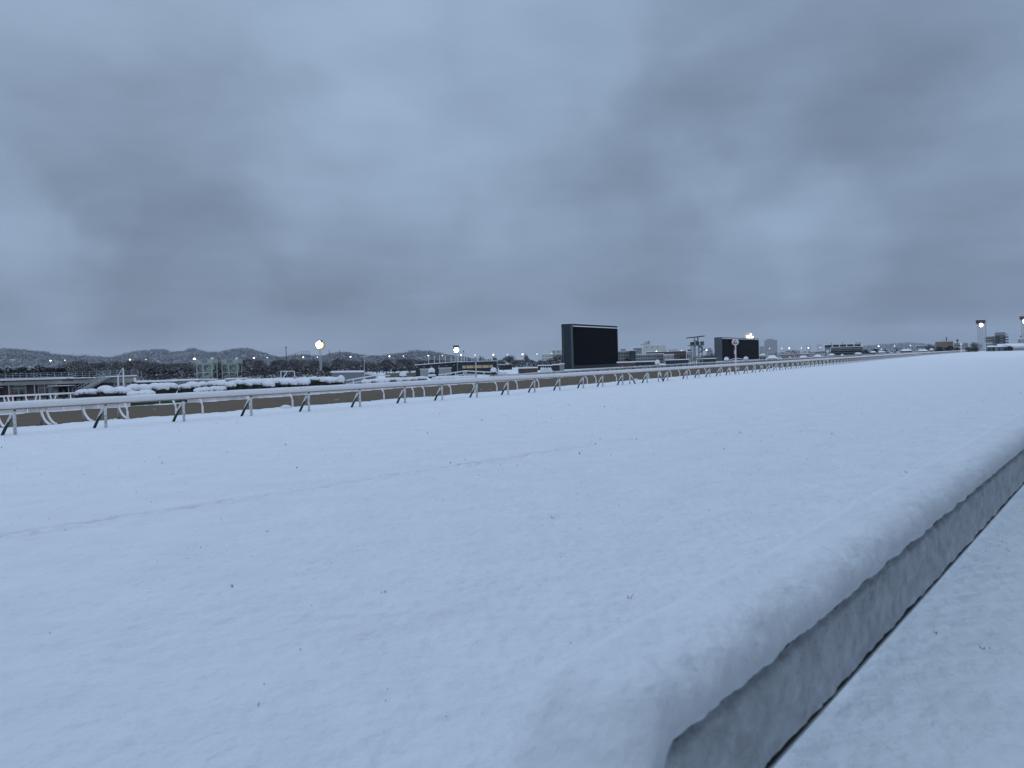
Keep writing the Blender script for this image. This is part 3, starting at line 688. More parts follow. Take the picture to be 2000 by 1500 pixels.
def person(label, px, py_top, D, coat, hat, lean=0.0, yaw=0.0, hgt=1.7, arm=0.2, pack=False):
    top = at(px, py_top, D); zf = top.z - hgt * math.cos(lean * .6); zf = min(zf, top.z - 1.5)
    root = thing('person', label, 'person', (top.x, D, zf))
    s = hgt / 1.7
    J = {'pel': (0, 0, .92), 'waist': (0, 0, 1.05), 'chest': (0, .0, 1.28), 'neck': (0, 0, 1.43), 'head': (0, .01, 1.53), 'crown': (0, .01, 1.63)}
    def ln(p, z0=.95):
        x, y, z = p
        if z > z0: d = z - z0; return (x + math.sin(lean) * d, y, z0 + math.cos(lean) * d)
        return p
    P = {k: ln(v_) for k, v_ in J.items()}
    chain = []; vs_ = []; rr_ = []; ed = []
    def av(p, r): vs_.append(p); rr_.append(r); return len(vs_) - 1
    pel = av(P['pel'], (.16, .12)); wa = av(P['waist'], (.15, .11)); chs = av(P['chest'], (.19, .13)); nk = av(P['neck'], (.07, .07)); hd = av(P['head'], (.095, .105)); cw = av(P['crown'], (.075, .085))
    ed += [(pel, wa), (wa, chs), (chs, nk), (nk, hd), (hd, cw)]
    for sx in (-1, 1):
        hp = av((sx * .09, 0, .84), (.095, .095)); kn = av((sx * .10, .04 * sx, .48), (.062, .062)); an = av((sx * .10, -.03 * sx, .09), (.043, .043)); to = av((sx * .11, -.16, .035), (.04, .03))
        ed += [(pel, hp), (hp, kn), (kn, an), (an, to)]
        shd = av(ln((sx * .19, 0, 1.37)), (.065, .065)); el = av(ln((sx * .26, -.03 - arm * .3, 1.10)), (.05, .05)); wr = av(ln((sx * .22, -.12 - arm, .98 + arm * .6)), (.036, .036)); hn = av(ln((sx * .20, -.20 - arm, .98 + arm * .8)), (.042, .028))
        ed += [(chs, shd), (shd, el), (el, wr), (wr, hn)]
    me = bpy.data.meshes.new('person_body'); cy, sy = math.cos(yaw), math.sin(yaw)
    me.from_pydata([((x * cy - y * sy) * s, (x * sy + y * cy) * s, z * s) for x, y, z in vs_], ed, [])
    o = bpy.data.objects.new('body', me); COL.objects.link(o)
    sk = o.modifiers.new('skin', 'SKIN'); 
    for i_, (a_, b_) in enumerate(rr_): me.skin_vertices[0].data[i_].radius = (a_ * s, b_ * s)
    me.skin_vertices[0].data[0].use_root = True
    sb = o.modifiers.new('sub', 'SUBSURF'); sb.levels = 1; sb.render_levels = 1
    dg = bpy.context.evaluated_depsgraph_get(); dg.update(); m2 = bpy.data.meshes.new_from_object(o.evaluated_get(dg))
    bpy.data.objects.remove(o); m2.materials.clear(); m2.materials.append(coat); m2.materials.append(SKIN)
    zn = P['neck'][2] * s
    for pl in m2.polygons:
        pl.use_smooth = True
        if pl.center.z > zn + .02 and (pl.center.z < zn + .19) : pl.material_index = 1
    o = bpy.data.objects.new('body', m2); COL.objects.link(o); o.parent = root
    hx, hy, hz = P['head']; hx, hy = (hx * cy - hy * sy) * s, (hx * sy + hy * cy) * s; o_ = Vector(root.location)
    part('hat', MB().ball((o_.x + hx, o_.y + hy, o_.z + hz * s + .06), .125 * s, 12, 8, sq=(1, 1.05, .8)), hat, root, True)
    if pack: part('backpack', MB().ball((o_.x + math.sin(lean) * .3 + .02, o_.y + .2, o_.z + 1.22 * s), .2, 8, 6, sq=(.9, .6, 1.2)), coat, root, True)
    return root
person('person in black at the left edge of the picture behind the infield rail', 3, 763.5, 96, COATK, COATK, .05, .3, 1.72)
person('person in a red hood, third from the left edge, before the club house window', 23, 764.5, 98, COATR, COATR, .1, .2, 1.62)
person('stooping person in black just right of the red hood', 29.5, 764.5, 99, COATK, COATK, .35, 1.2, 1.66)
person('person in black with arm raised in front of the left club house window', 41.5, 762.5, 98, COATK, COATK, .2, 1.4, 1.7, .35)
person('person in black bending forward before the wide club house window', 92, 761, 97, COATK, COATK, -.45, -1.0, 1.78, .1, True)
person('person in dark green standing at the rail below the CLUB HOUSE lettering', 124, 761.5, 88, COATG, COATG, 0, 0, 1.75, .25)

# dark car between the rail and the snowy hedge
q = at(186, 771, 74); cv = thing('parked_car', 'dark parked car with two small lights, half hidden under the snowy bushes', 'car', (q.x, 74, -1.0))
zt_ = at(186, 766.5, 74).z
part('body', MB().prism([(q.x - 1.5, 74), (q.x + 1.4, 74), (q.x + 1.4, 77.5), (q.x - 1.5, 77.5)], -1.0, zt_ - .3).prism([(q.x - 1.3, 74.6), (q.x + 1.2, 74.6), (q.x + 1.1, 77), (q.x - 1.2, 77)], zt_ - .297, zt_), CARPAINT, cv)
for sx in (-1.25, 1.0): part('headlight', MB().ball((q.x + sx * .62 + .1, 73.97, at(186, 771, 74).z), .07, 8, 6), TAIL, cv)

# ------------------------------------------------------------------ snow-loaded hedges
def hedge(name, label, s0, px0, px1, ztop, rad_, lump=1.0, seed=1, step=.9, group='snow-loaded hedges', zoff=0, jy=.35):
    t0, t1 = t_of(px0, s0), t_of(px1, s0); x0, y0 = on((t0 + t1) / 2, s0); rd = random.Random(seed)
    root = thing(name, label, 'hedge', (x0, y0, zoff), group)
    sn = MB(); lf = MB(); t = t0
    while t < t1:
        for row in range(2):
            x, y = on(t + rd.uniform(-.3, .3) * step, s0 + (row - .5) * rad_ * 1.1); r = rad_ * rd.uniform(.8, 1.2); z = ztop - r * .75 + rd.uniform(-.10, .06) * lump
            sn.ball((x, y, z + .14), r * 1.02, 16, 10, sq=(1.1, 1.0, .62), jit=.06, seed=rd.randint(0, 9999))
            for q_ in range(150):
                a = rd.uniform(0, 2 * math.pi); b_ = rd.uniform(-1.2, .22); rr = r * rd.uniform(.95, 1.15); c = (x + rr * math.cos(a) * math.cos(b_), y + rr * math.sin(a) * math.cos(b_), z - .03 + rr * .85 * math.sin(b_))
                h_ = rd.uniform(.05, .13); w_ = (rd.uniform(-1, 1) * h_, rd.uniform(-1, 1) * h_, rd.uniform(-.6, .6) * h_)
                lf.add([c, (c[0] + w_[0], c[1] + w_[1], c[2] + w_[2]), (c[0] - w_[1], c[1] + w_[0], c[2] + h_)], [(0, 1, 2)])
            lf.ball((x, y, z - r * .35), r * .98, 8, 5, sq=(1, 1, .95), jit=.1, seed=rd.randint(0, 9999))
        t += step * rd.uniform(.6, 1.1)
    part('foliage', lf, HEDGE, root); part('snow_blanket', sn, HEDGESNOW, root, True); return root
hedge('snowy_hedge', 'smooth snow-covered bush row at the left start of the hedge by the club house', -33.2, 165, 205, .78, .42, .5, 3, .8)
hedge('snowy_hedge', 'long lumpy hedge under thick snow between the club house and the grey shed', -31.5, 208, 655, 1.0, .50, 1.6, 5, 1.05)
hedge('snowy_hedge', 'low front hedge under snow, before the two pale green towers', -27.5, 262, 300, .62, .40, .5, 6, .7)
hedge('snowy_hedge', 'short brown-fronted hedge under snow below the pale green towers', -27.0, 395, 450, .66, .35, .4, 8, .7)
hedge('snowy_hedge', 'leafy green hedge dusted with snow between the grey shed and the stacked snow ball bush', -29.5, 716, 832, .62, .36, .4, 9, .8)
hedge('snowy_hedge', 'low snow-topped hedge running away right of the bigger screen', -30.0, 1212, 1290, .55, .42, .6, 12, 2.0)
hedge('snowy_hedge', 'thin snow-topped hedge between the stacked snow ball bush and the diamond marker', -30.5, 850, 925, .42, .3, .3, 10, .9)
# topiary balls with snow
def topiary(label, px, py, rpx, D, stem=True, cone=False, k=0):
    c = at(px, py, D); r = rpx / pxm(D); zb_ = float(ground_z(np.array([c.x]), np.array([D]))[0])
    root = thing('topiary_bush', label, 'bush', (c.x, D, zb_), 'clipped round bushes capped with snow')
    part('snow_cap', MB().ball((c.x, D, c.z), r, 18, 12, sq=(1, 1, 1.1 if cone else .95), jit=.03, seed=k), HEDGESNOW, root, True)
    part('foliage', MB().ball((c.x, D, c.z - r * .5), r * .86, 12, 8, sq=(1, 1, .7), jit=.12, seed=k), HEDGE, root)
    part('stem', MB().tube([(c.x, D, zb_ - .1), (c.x, D, c.z - r * .9)], .08, 7), BARK, root); return root
topiary('cone-shaped snow-capped bush at the right end of the long hedge', 666, 741, 7.5, 76, cone=True, k=1)
topiary('snow dome bush between the grey shed and the black building', 787, 731.5, 7, 88, k=2)
tb = topiary('snow ball bush stacked above a second snow tier, in front of the grey shutters', 843, 724.5, 6.7, 90, k=3)
c = at(844, 733.5, 90); part('lower_tier', MB().ball((c.x, 90, c.z), .5, 16, 8, sq=(1, 1, .45), jit=.05, seed=9), HEDGESNOW, tb, True)
c = at(844, 737, 90); part('lower_foliage', MB().ball((c.x, 90, c.z), .46, 12, 6, sq=(1, 1, .4), jit=.12, seed=19), HEDGE, tb)
topiary('snow ball bush at the right corner of the black building', 964, 723.5, 6.2, 95, k=4)
topiary('small snow ball bush right of the bigger screen', 1284, 708, 5, 135, cone=True, k=5)
topiary('snow ball bush left of the red 4 marker before the farther screen', 1419, 701.5, 4.6, 170, k=6)
topiary('snow ball bush right of the red 4 marker before the farther screen', 1457, 700.5, 4.6, 172, k=7)
topiary('tiny snow ball bush in front of the dark flats', 1645, 693.6, 2.6, 260, k=8)
topiary('tiny snow ball bush in the gap before the tower block and low houses', 1543, 699, 2.4, 230, k=9)

# white peaked obstacle rails
def peaked(label, pts, D, legs=(), badge=None):
    P3 = [at(px, py, D) for px, py in pts]; root = thing('peaked_rail', label, 'rail', (P3[0].x, D, 0), 'white peaked jump rails')
    part('top_bar', MB().tube(P3, .07, 8), WHITE, root, True)
    part('lower_bar', MB().tube([p + Vector((0, 0, -.38)) for p in P3], .05, 8), WHITE, root, True)
    for px, py in legs:
        q = at(px, py, D); part('post', MB().tube([(q.x, D, q.z), (q.x, D, q.z - 1.0)], .06, 8), WHITE, root)
    if badge:
        q = at(badge[0], badge[1], D); b_ = part('badge', MB().box(q.x - .2, q.x + .2, D - .15, D - .09, q.z - .35, q.z + .1), WHITE, root)
        part('badge_mark', MB().box(q.x - .08, q.x + .08, D - .17, D - .152, q.z - .28, q.z + .0), GREYB, b_)
peaked('white sloping rail rising beside the grey shed', [(676, 743), (735, 733), (762, 733.5)], 84, ((690, 741), (712, 737), (735, 733)))
peaked('white peaked jump rail with a small badge, before the black building', [(856, 732.5), (908, 724.5), (990, 728.5)], 96, ((870, 731), (890, 727.5), (908, 725), (945, 726.5), (985, 728)), (908, 726))
peaked('far white peaked jump rail below the farther screen', [(1424, 703), (1438, 699.5), (1458, 702.5)], 168, ((1438, 700),))

# ------------------------------------------------------------------ grey shed, frames, walls and towers of the infield
rt, a, b = bld('grey_shed', 'plain grey shed wall with a thin snow roof behind the cone-shaped bush', 'shed', 648, 711, 728, 150, GREYWALL, 8, yt2=727)
ar = thing('arched_canopy', 'small snow-topped arched canopy at the right end of the grey shed', 'canopy', (*at(722, 735, 152).xy, -1.6))
P3 = [at(px, py, 152) for px, py in ((712, 728.3), (718, 728.3), (725, 729.5), (732, 732))]
part('arch', MB().tube(P3, .16, 8), WHITE, ar, True); part('panel', MB().prism([(P3[0].x, 152.2), (P3[3].x, 152.2), (P3[3].x, 155), (P3[0].x, 155)], -1.6, [P3[0].z - .3, P3[3].z - .3, P3[3].z - .3, P3[0].z - .3]), GREYB, ar)
gf = thing('goal_frame', 'white goal-like frame with a diagonal brace, left of the tall floodlight', 'frame', (*at(562, 740, 190).xy, -1.6)); D = 190
for (a_, b_) in (((548.5, 725), (549, 742)), ((575, 725), (575.5, 742)), ((548.5, 725), (575, 725)), ((561, 726), (552, 739))):
    part('bar', MB().bar(at(*a_, D), at(*b_, D), .17), WHITE, gf)
sb_ = thing('sign_board', 'small pinkish board at the foot of the goal-like frame', 'sign', (*at(576, 740, 186).xy, -1.6)); q = at(576.5, 738, 186)
part('panel', MB().box(q.x - .48, q.x + .48, 186, 186.1, q.z - .42, q.z + .42), mat('board_pinkish', (.45, .38, .38), .8), sb_); part('leg', MB().box(q.x - .4, q.x - .3, 186.02, 186.08, -1.6, q.z - .43), WHITE, sb_); part('leg', MB().box(q.x + .3, q.x + .4, 186.02, 186.08, -1.6, q.z - .43), WHITE, sb_)

def gtower(label, x0, xm, x1, ytop, ymid1, yb, D, lamp):
    root = thing('camera_tower', label, 'tower', (*at((x0 + x1) / 2, yb, D).xy, -1.6), 'pale green steel towers'); z = lambda py: at((x0 + x1) / 2, py, D).z
    X = [at(p, 720, D).x for p in (x0, xm, x1)]; dp = 4.5; zt, zp, zm, zb_ = z(ytop), z(ytop + 8), z(ymid1), -1.6
    part('parapet', MB().box(X[0] - .3, X[2] + .3, D - .3, D + dp + .3, zp, zt), GREENP, root)
    part('parapet_door', MB().box(X[1] - .5, X[1] + 1.5, D - .36, D - .302, zp + .25, zt - .1), GREYWALL, root)
    for x in X:
        for y in (D, D + dp): part('leg', MB().box(x - .16, x + .16, y - .16, y + .16, zb_, zp - .003), GREENP, root)
    for zc_ in (zp - .25, zm):
        for y in (D, D + dp): part('beam', MB().box(X[0], X[2], y - .1, y + .1, zc_ - .15, zc_ + .15), GREENP, root)
    for (xa, xb) in ((X[0], X[1]), (X[1], X[2])):
        for (za_, zb2) in ((zm, zp), (zb_, zm)):
            for y in (D - .05,):
                part('brace', MB().bar((xa, y, za_), (xb, y, zb2), .1), GREENP, root); part('brace', MB().bar((xb, y, za_), (xa, y, zb2), .1), GREENP, root)
    part('stair_panel', MB().prism([(X[1] + .2, D + 1.5), (X[2] - .2, D + 1.5), (X[2] - .2, D + 2.5), (X[1] + .2, D + 2.5)], [zm, zm + .9, zm + .9, zm], [zm + 1.2, zp - .3, zp - .3, zm + 1.2]), GREENP, root)
    part('stair_panel', MB().prism([(X[0] + 1.2, D + 2.7), (X[1] + 1.4, D + 2.7), (X[1] + 1.4, D + 3.5), (X[0] + 1.2, D + 3.5)], [zb_, zm - 1.3, zm - 1.3, zb_], [zb_ + 1.2, zm - .2, zm - .2, zb_ + 1.2]), GREENP, root)
    q = at(lamp, ytop - 2, D); part('covered_camera', MB().ball((q.x, D + 1, q.z - .1), .42, 10, 7, sq=(1.5, 1, .9), jit=.15), ROOFSNOW, root)
gtower('left pale green steel tower with crossed braces and a walled platform', 384.5, 397.5, 414, 702, 727.5, 742, 262, 412)
gtower('right pale green steel tower with crossed braces and a walled platform', 434, 447, 463.5, 702, 727, 741, 268, 460)
for lab, x0, x1, y0 in (('tan low wall at the foot of the left pale green tower', 384, 424, 742.3), ('tan low wall at the foot of the right pale green tower', 440, 483, 740.5)):
    rt, a, b = bld('low_wall', lab, 'wall', x0, x1, y0, 180, TANW, .4, base=-1.6, snow=True)

# long dark low buildings and walls across the infield
bld('low_shed', 'dark low shed with snow strip right of the club house', 'shed', 266, 345, 746.0, 150, DARKB, 5)
bld('low_shed', 'narrow snow-roofed low shed left of the pale green towers', 'shed', 335, 388, 743.3, 175, GREYB, 5)
bld('brown_hedge_bank', 'dry brown clipped hedge behind the snow dome bush', 'hedge', 752, 812, 728.3, 215, mat('dry_hedge', (.16, .15, .11), .95, .4, 2, bump=.6), 2, snow=False)

# ------------------------------------------------------------------ black building
D = 215; bk = thing('black_building', 'long black clad building with two grey shutters and a row of yellow lit windows', 'building', (*at(890, 730, D).xy, -1.6))
b0, b1, b2 = at(811, 713.5, D), at(893, 707, D), at(970.5, 705.8, D); zb_ = -1.6
part('left_wing', MB().prism([(b0.x, D), (b1.x, D), (b1.x, D + 20), (b0.x, D + 20)], zb_, [b0.z, b1.z, b1.z, b0.z]), DARKB, bk)
part('left_roof_snow', MB().prism([(b0.x - .1, D - .3), (b1.x, D - .3), (b1.x, D + 19.9), (b0.x - .1, D + 19.9)], [b0.z + .005, b1.z + .005, b1.z + .005, b0.z + .005], [b0.z + .18, b1.z + .18, b1.z + .18, b0.z + .18]), ROOFSNOW, bk)
part('right_wing', MB().box(b1.x + .3, b2.x, D - 2, D + 18, zb_, b2.z + .1), DARKB, bk)
part('right_roof_snow', MB().box(b1.x + .3, b2.x, D - 2.1, D + 17.9, b2.z + .105, b2.z + .25), ROOFSNOW, bk)
part('corner_post', MB().box(b1.x - .05, b1.x + .295, D - 1, D + .5, zb_, b1.z + .3), SHUTTER, bk)
part('gutter_pipe', MB().box(b2.x + .003, b2.x + .2, D - 2.2, D - 1.9, zb_, b2.z + .3), SHUTTER, bk)
for (x0, x1, y0) in ((820.5, 846, 720.5), (857, 881.5, 718.5)):
    a, b = at(x0, y0, D), at(x1, y0, D); sh = part('shutter', MB().box(a.x, b.x, D - .08, D - .02, zb_, (a.z + b.z) / 2 - .1), SHUTTER, bk)
    part('frame', MB().box(a.x - .15, b.x + .15, D - .14, D - .085, (a.z + b.z) / 2 - .1, (a.z + b.z) / 2 + .08), WHITE, sh)
for px, py in ((814.5, 717), (828.5, 716.5), (843, 716), (858, 715), (872, 714), (887, 713)):
    q = at(px, py, D); part('wall_lamp', MB().ball((q.x, D - .3, q.z), .17, 8, 6, sq=(1.6, 1, .7)), SHUTTER, bk)
for (x0, x1) in ((903, 909.8), (911, 925), (926.5, 941), (942.2, 955), (956.2, 962.8)):
    a, b = at(x0, 714, D - 2), at(x1, 719, D - 2); zt_ = at(932, 713.4, D - 2).z; zl_ = at(932, 718.8, D - 2).z
    wn = part('window', MB().box(a.x, b.x, D - 2.08, D - 2.02, zl_, zt_), YELWIN, bk)
    part('blind', MB().box(a.x, b.x, D - 2.11, D - 2.085, zt_ - .16, zt_ + .02), SHUTTER, wn)

# ------------------------------------------------------------------ practice-net poles behind the black building
D = 245; nf = thing('net_fence', 'row of thin pale poles with a top wire standing behind the black building', 'fence', (*at(900, 710, D).xy, -1.6))
npx = [837, 848, 858.5, 869.5, 881, 893.5, 901, 907, 912, 921.5, 931, 941.5, 951.5, 961.5, 971.5]
for k, px in enumerate(npx):
    yt = 694.5 + (1.5 if k > 5 else 0) + (1 if k > 10 else 0); a, b = at(px, yt + 12, D), at(px, yt, D); part('pole', MB().tube([(a.x, D, -1.6), (b.x, D, b.z)], .09, 5), WHITE, nf)
mb = MB()
for k in range(len(npx) - 1): mb.bar(at(npx[k], 702, D), at(npx[k + 1], 702, D), .03)
part('wire', mb, GREYW, nf)
# far driving-range net and single masts
D = 700; dn = thing('range_net', 'faint dark net frame of a practice range on the skyline left of the tall floodlight', 'fence', (*at(590, 700, D).xy, -1.6))
for k, (px, yt) in enumerate(((573.5, 694), (577, 690), (582, 687.5), (588.5, 686.5), (593.5, 686), (599, 685.6), (604, 685.5))):
    b = at(px, yt, D); part('pole', MB().tube([(b.x, D, -1.6), (b.x, D, b.z)], .16, 5), DGREY, dn)
P3 = [at(px, yt, D) for px, yt in ((573.5, 694), (577, 690), (582, 687.5), (604, 685.5))]
mb = MB(); mb.tube(P3, .12, 4)
for z in (6, 9, 12): mb.bar((P3[1].x, D, z), (P3[3].x, D, z), .08)
part('net_wire', mb, DGREY, dn)
for (px, yt, D, r, lab) in ((558.5, 678, 520, .25, 'thin dark mast with a small round head on the skyline left of the tall floodlight'), (643, 683, 900, .3, 'very faint thin mast on the skyline right of the tall floodlight'), (663, 683, 900, .3, 'second very faint thin mast right of the tall floodlight')):
    b = at(px, yt, D); m_ = thing('mast', lab, 'mast', (b.x, D, -1.6)); part('pole', MB().tube([(b.x, D, -1.6), (b.x, D, b.z)], r, 6), DGREY, m_)
    if r == .25: part('head', MB().ball((b.x, D, b.z), .7, 10, 6, sq=(1.2, 1, .6)), DGREY, m_)

# ------------------------------------------------------------------ floodlights
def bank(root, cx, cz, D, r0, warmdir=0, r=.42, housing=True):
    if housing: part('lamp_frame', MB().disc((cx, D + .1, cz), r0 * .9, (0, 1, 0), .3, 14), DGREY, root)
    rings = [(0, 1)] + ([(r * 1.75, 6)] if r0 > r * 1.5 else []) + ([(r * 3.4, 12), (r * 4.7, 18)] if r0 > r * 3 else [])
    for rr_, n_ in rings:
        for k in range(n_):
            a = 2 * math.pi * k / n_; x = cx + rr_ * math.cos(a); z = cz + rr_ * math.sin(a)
            if rr_ > r * 4.4:  # outer ring: dim discs added to imitate the glow around the lamps
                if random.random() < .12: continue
                part('lamp', MB().disc((x, D - .05, z), r * .7, (0, -1, 0), .12, 10), HALO, root); continue
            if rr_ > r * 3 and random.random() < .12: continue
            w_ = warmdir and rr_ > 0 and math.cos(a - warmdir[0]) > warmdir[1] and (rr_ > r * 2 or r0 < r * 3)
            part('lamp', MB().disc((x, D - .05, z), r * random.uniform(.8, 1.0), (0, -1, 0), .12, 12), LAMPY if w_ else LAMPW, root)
D = 300; q = at(624.5, 674, D); b = at(627, 735, D)
fl = thing('floodlight', 'tall twin-pole floodlight shining brilliant white and yellow above the bare trees', 'floodlight', (b.x, D, -1.6), 'stadium floodlights')
for ox in (-.25, .25): part('pole', MB().tube([(b.x + ox, D + .3, -1.6), (q.x + ox, D + .3, q.z + .5)], [.24, .13], 8), GREYW, fl, True)
for zz_ in (3, 5, 7): part('cross_bar', MB().box(b.x - .3, b.x + .25, D + .25, D + .35, zz_, zz_ + .12), GREYW, fl)
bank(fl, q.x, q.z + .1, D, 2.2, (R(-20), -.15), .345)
def ftower(label, xl, xr, yt, yl, ylamp, lampx, n, D, yb, m, lampr, pipe=None, rows=2):
    a, b = at(xl, yt, D), at(xr, yt, D); zt_ = a.z; zl_ = at(xl, yl, D).z
    root = thing('floodlight', label, 'floodlight', ((a.x + b.x) / 2, D, -1.6), 'stadium floodlights')
    hd = part('head_box', MB().box(a.x, b.x, D, D + 2.5, zl_, zt_), m, root); part('head_snow', MB().box(a.x, b.x, D, D + 2.5, zt_ + .005, zt_ + .18), ROOFSNOW, root)
    W = b.x - a.x; xs = (a.x + W * .22, b.x - W * .1)
    for x in xs:
        for y in (D + .3, D + 2.2): part('leg', MB().bar((x, y, -1.6), (x, y, zl_), .22), GREYW, root)
    mb = MB(); nz_ = max(3, int((zl_ + 1.6) / 2.2))
    for k in range(nz_):
        z0, z1 = -1.6 + (zl_ + 1.6) * k / nz_, -1.6 + (zl_ + 1.6) * (k + 1) / nz_
        for y in (D + .3, D + 2.2): mb.bar((xs[0], y, z0), (xs[1], y, z1), .13); mb.bar((xs[1], y, z0), (xs[0], y, z1), .13); mb.bar((xs[0], y, z1), (xs[1], y, z1), .13)
    part('lattice', mb, GREYW, root)
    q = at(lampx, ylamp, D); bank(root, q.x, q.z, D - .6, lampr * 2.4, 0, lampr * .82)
    if pipe: p_ = at(pipe, yt, D); part('cable_pipe', MB().tube([(p_.x, D - .2, -1.6), (p_.x, D - .2, zt_)], .14, 6), DGREY, root)
ftower('square lattice floodlight tower with a dark head, glowing above the black building', 885.3, 895.2, 674.2, 682, 683.6, 891.5, 2, 300, 706, TUBER, .46)
ftower('lattice floodlight tower with dark red head shining near the right end, beside the rounded flats', 1910.5, 1924, 625, 632, 635, 1915, 3, 480, 686, TUBER, .55, 1925)
ftower('floodlight tower cut off by the right edge of the picture', 1996.5, 2012, 617.5, 624, 627.5, 2000, 4, 470, 686, TUBER, .6)
D = 600; q = at(1463.5, 658.5, D); f3 = thing('floodlight', 'blazing yellow-white floodlight rising just behind the top of the farther screen', 'floodlight', (q.x, D, -1.6), 'stadium floodlights')
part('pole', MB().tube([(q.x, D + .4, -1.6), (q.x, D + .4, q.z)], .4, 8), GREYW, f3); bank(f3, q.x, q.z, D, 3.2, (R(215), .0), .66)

# infield lamp posts
for px, yt, yb, D, lab in ((711.5, 696, 745, 140, 'slim white lamp post with small arms standing at the right end of the grey shed'), (1046 - 140.5, 686, 700, 420, 'thin far pole with a small head right of the square floodlight tower')):
    a, b = at(px, yt, D), at(px, yb, D); m_ = thing('lamp_post', lab, 'lamp post', (b.x, D, -1.6)); part('pole', MB().tube([(b.x, D, -1.6), (a.x, D, a.z)], [.10 * D / 140, .05 * D / 140], 6), GREYW, m_)
    if D == 140:
        part('arm', MB().tube([(a.x - .7, D, a.z - .1), (a.x, D, a.z), (a.x + .7, D, a.z - .1)], .03, 5), GREYW, m_)
        for sx in (-.7, .7): part('lantern', MB().ball((a.x + sx, D, a.z - .12), .10, 8, 5, sq=(1.6, 1, .7)), GREYW, m_)
    else: part('head', MB().ball((a.x, D, a.z), .45, 8, 6, sq=(.7, .7, 1)), DGREY, m_)

# ------------------------------------------------------------------ observation tower
TWR = mat('tower_steel', (.20, .22, .23), .5, .1, 1, metal=.1)
D = 262; ot = thing('observation_tower', 'steel watch tower with green walled deck and slanted roof, between the two screens', 'tower', (*at(1360, 706, D).xy, -1.6))
z = lambda py: at(1358, py, D).z; x = lambda px: at(px, 690, D).x
part('roof', MB().prism([(x(1344.5), D - 1.5), (x(1375), D - 1.5), (x(1375), D + 3), (x(1344.5), D + 3)], [z(660.4), z(657.9)] + [z(657.9), z(660.4)], [z(658.6), z(656.0)] + [z(656.0), z(658.6)]), BLACK, ot)
part('mast', MB().box(x(1363), x(1363) + .3, D, D + .3, z(667), z(658.9)), BLACK, ot); part('mast', MB().box(x(1356.5), x(1356.5) + .35, D, D + .35, z(667), z(660)), GREYW, ot)
part('cabin', MB().box(x(1357), x(1364.5), D - .2, D + 2, z(667), z(664.5)), GREENP, ot)
dk2 = part('deck', MB().box(x(1347), x(1373.5), D - 1, D + 3, z(675.3), z(674.2)), DGREY, ot)
for (a_, b_, c_, d_) in ((1347, 1356, 668, 674), (1357, 1364.8, 667.2, 674), (1366.5, 1373.8, 667.2, 674)):
    part('deck_wall', MB().box(x(a_), x(b_), D - 1.1, D - 1.0, z(d_), z(c_)), mat('deck_green_%d' % a_, (.022, .045, .036) if a_ != 1366.5 else (.05, .085, .075), .7), ot)
for px, w_ in ((1350, .25), (1354, .2), (1357.5, .42), (1365, .42), (1371.5, .3)): part('leg', MB().box(x(px) - w_ / 2, x(px) + w_ / 2, D - .2, D + .2, -1.6, z(675.4)), TWR, ot)
mb = MB(); 
for py in (694.5, 688, 683): mb.box(x(1350), x(1371), D + .25, D + .35, z(py) - .09, z(py) + .09)
part('cross_beam', mb, GREYW, ot)
mb = MB(); mb.bar((x(1364), D - .6, z(675)), (x(1371.5), D - .6, z(681.5)), .35, .4); mb.bar((x(1371.5), D - .6, z(683.5)), (x(1366.5), D - .6, z(689)), .3, .35); mb.bar((x(1372.3), D - .6, z(684.5)), (x(1376.5), D - .6, z(682.5)), .3, .35)
part('stair', mb, BLACK, ot); part('stair_railing', MB().bar((x(1376.5), D - .6, z(682)), (x(1376.5), D - .6, z(676.5)), .1).bar((x(1372), D - .6, z(677)), (x(1376.5), D - .6, z(676.5)), .08), GREYW, ot)

# ------------------------------------------------------------------ town buildings on the right
def apt(name, label, x0, x1, yt, D, m, win, wm=GLASSD, deep=14, **k): return bld(name, label, 'building', x0, x1, yt, D, m, deep * (2 if D > 1400 else 1), win=win, wm=wm, **k)
apt('pale_building', 'pale stepped block, the lower wing left of the bigger screen', 1058, 1079, 691.5, 520, PALE, (4, 2, .4, .3, 2), deep=25)
apt('pale_building', 'pale taller block cut by the left side of the bigger screen', 1077.5, 1112, 682.8, 540, PALE, (4, 3, .4, .3, 2), deep=25)
rt, a, b = apt('white_building', 'big pale windowless hall with a rooftop sign, right of the bigger screen', 1255.5, 1299.5, 674, 650, PALE, None, deep=40)
for px in (1263, 1274, 1284): q = at(px, 678.8, 650); part('vent', MB().box(q.x - .45, q.x + .45, 649.8, 650.05, q.z - .2, q.z + .2), GLASSD, rt)
q0, q1 = at(1256, 672, 650), at(1272, 672, 650); part('penthouse', MB().box(q0.x, q1.x, 652, 664, a.z + .3, at(1264, 671.5, 650).z), PALE, rt)
q0, q1 = at(1260, 668, 650), at(1268, 668, 650); part('roof_sign', MB().box(q0.x, q1.x, 655, 656, at(1264, 671.3, 650).z, at(1264, 667, 650).z), PALE, rt); part('sign_frame', MB().box(q1.x - .3, q1.x + 1.2, 654.5, 655, at(1264, 671.3, 650).z, at(1264, 666, 650).z), GREYB, rt)
apt('small_block', 'small greenish-grey block left of the big pale hall', 1237, 1253.5, 679.7, 600, GREYB, (5, 2, .45, .4, 8))
apt('small_block', 'tiny pale block just beyond the bigger screen', 1212, 1222, 681.5, 560, CONC, (3, 1, .4, .4, 8))
apt('dark_block', 'dark block with white balconies right beside the bigger screen', 1207, 1241.5, 686, 430, GREYB, (7, 3, .6, .5, 0), wm=DARKB)
apt('dark_block', 'near black box end of the balcony block, left of the big pale hall', 1229.5, 1241.5, 684.8, 420, DARKB, None)
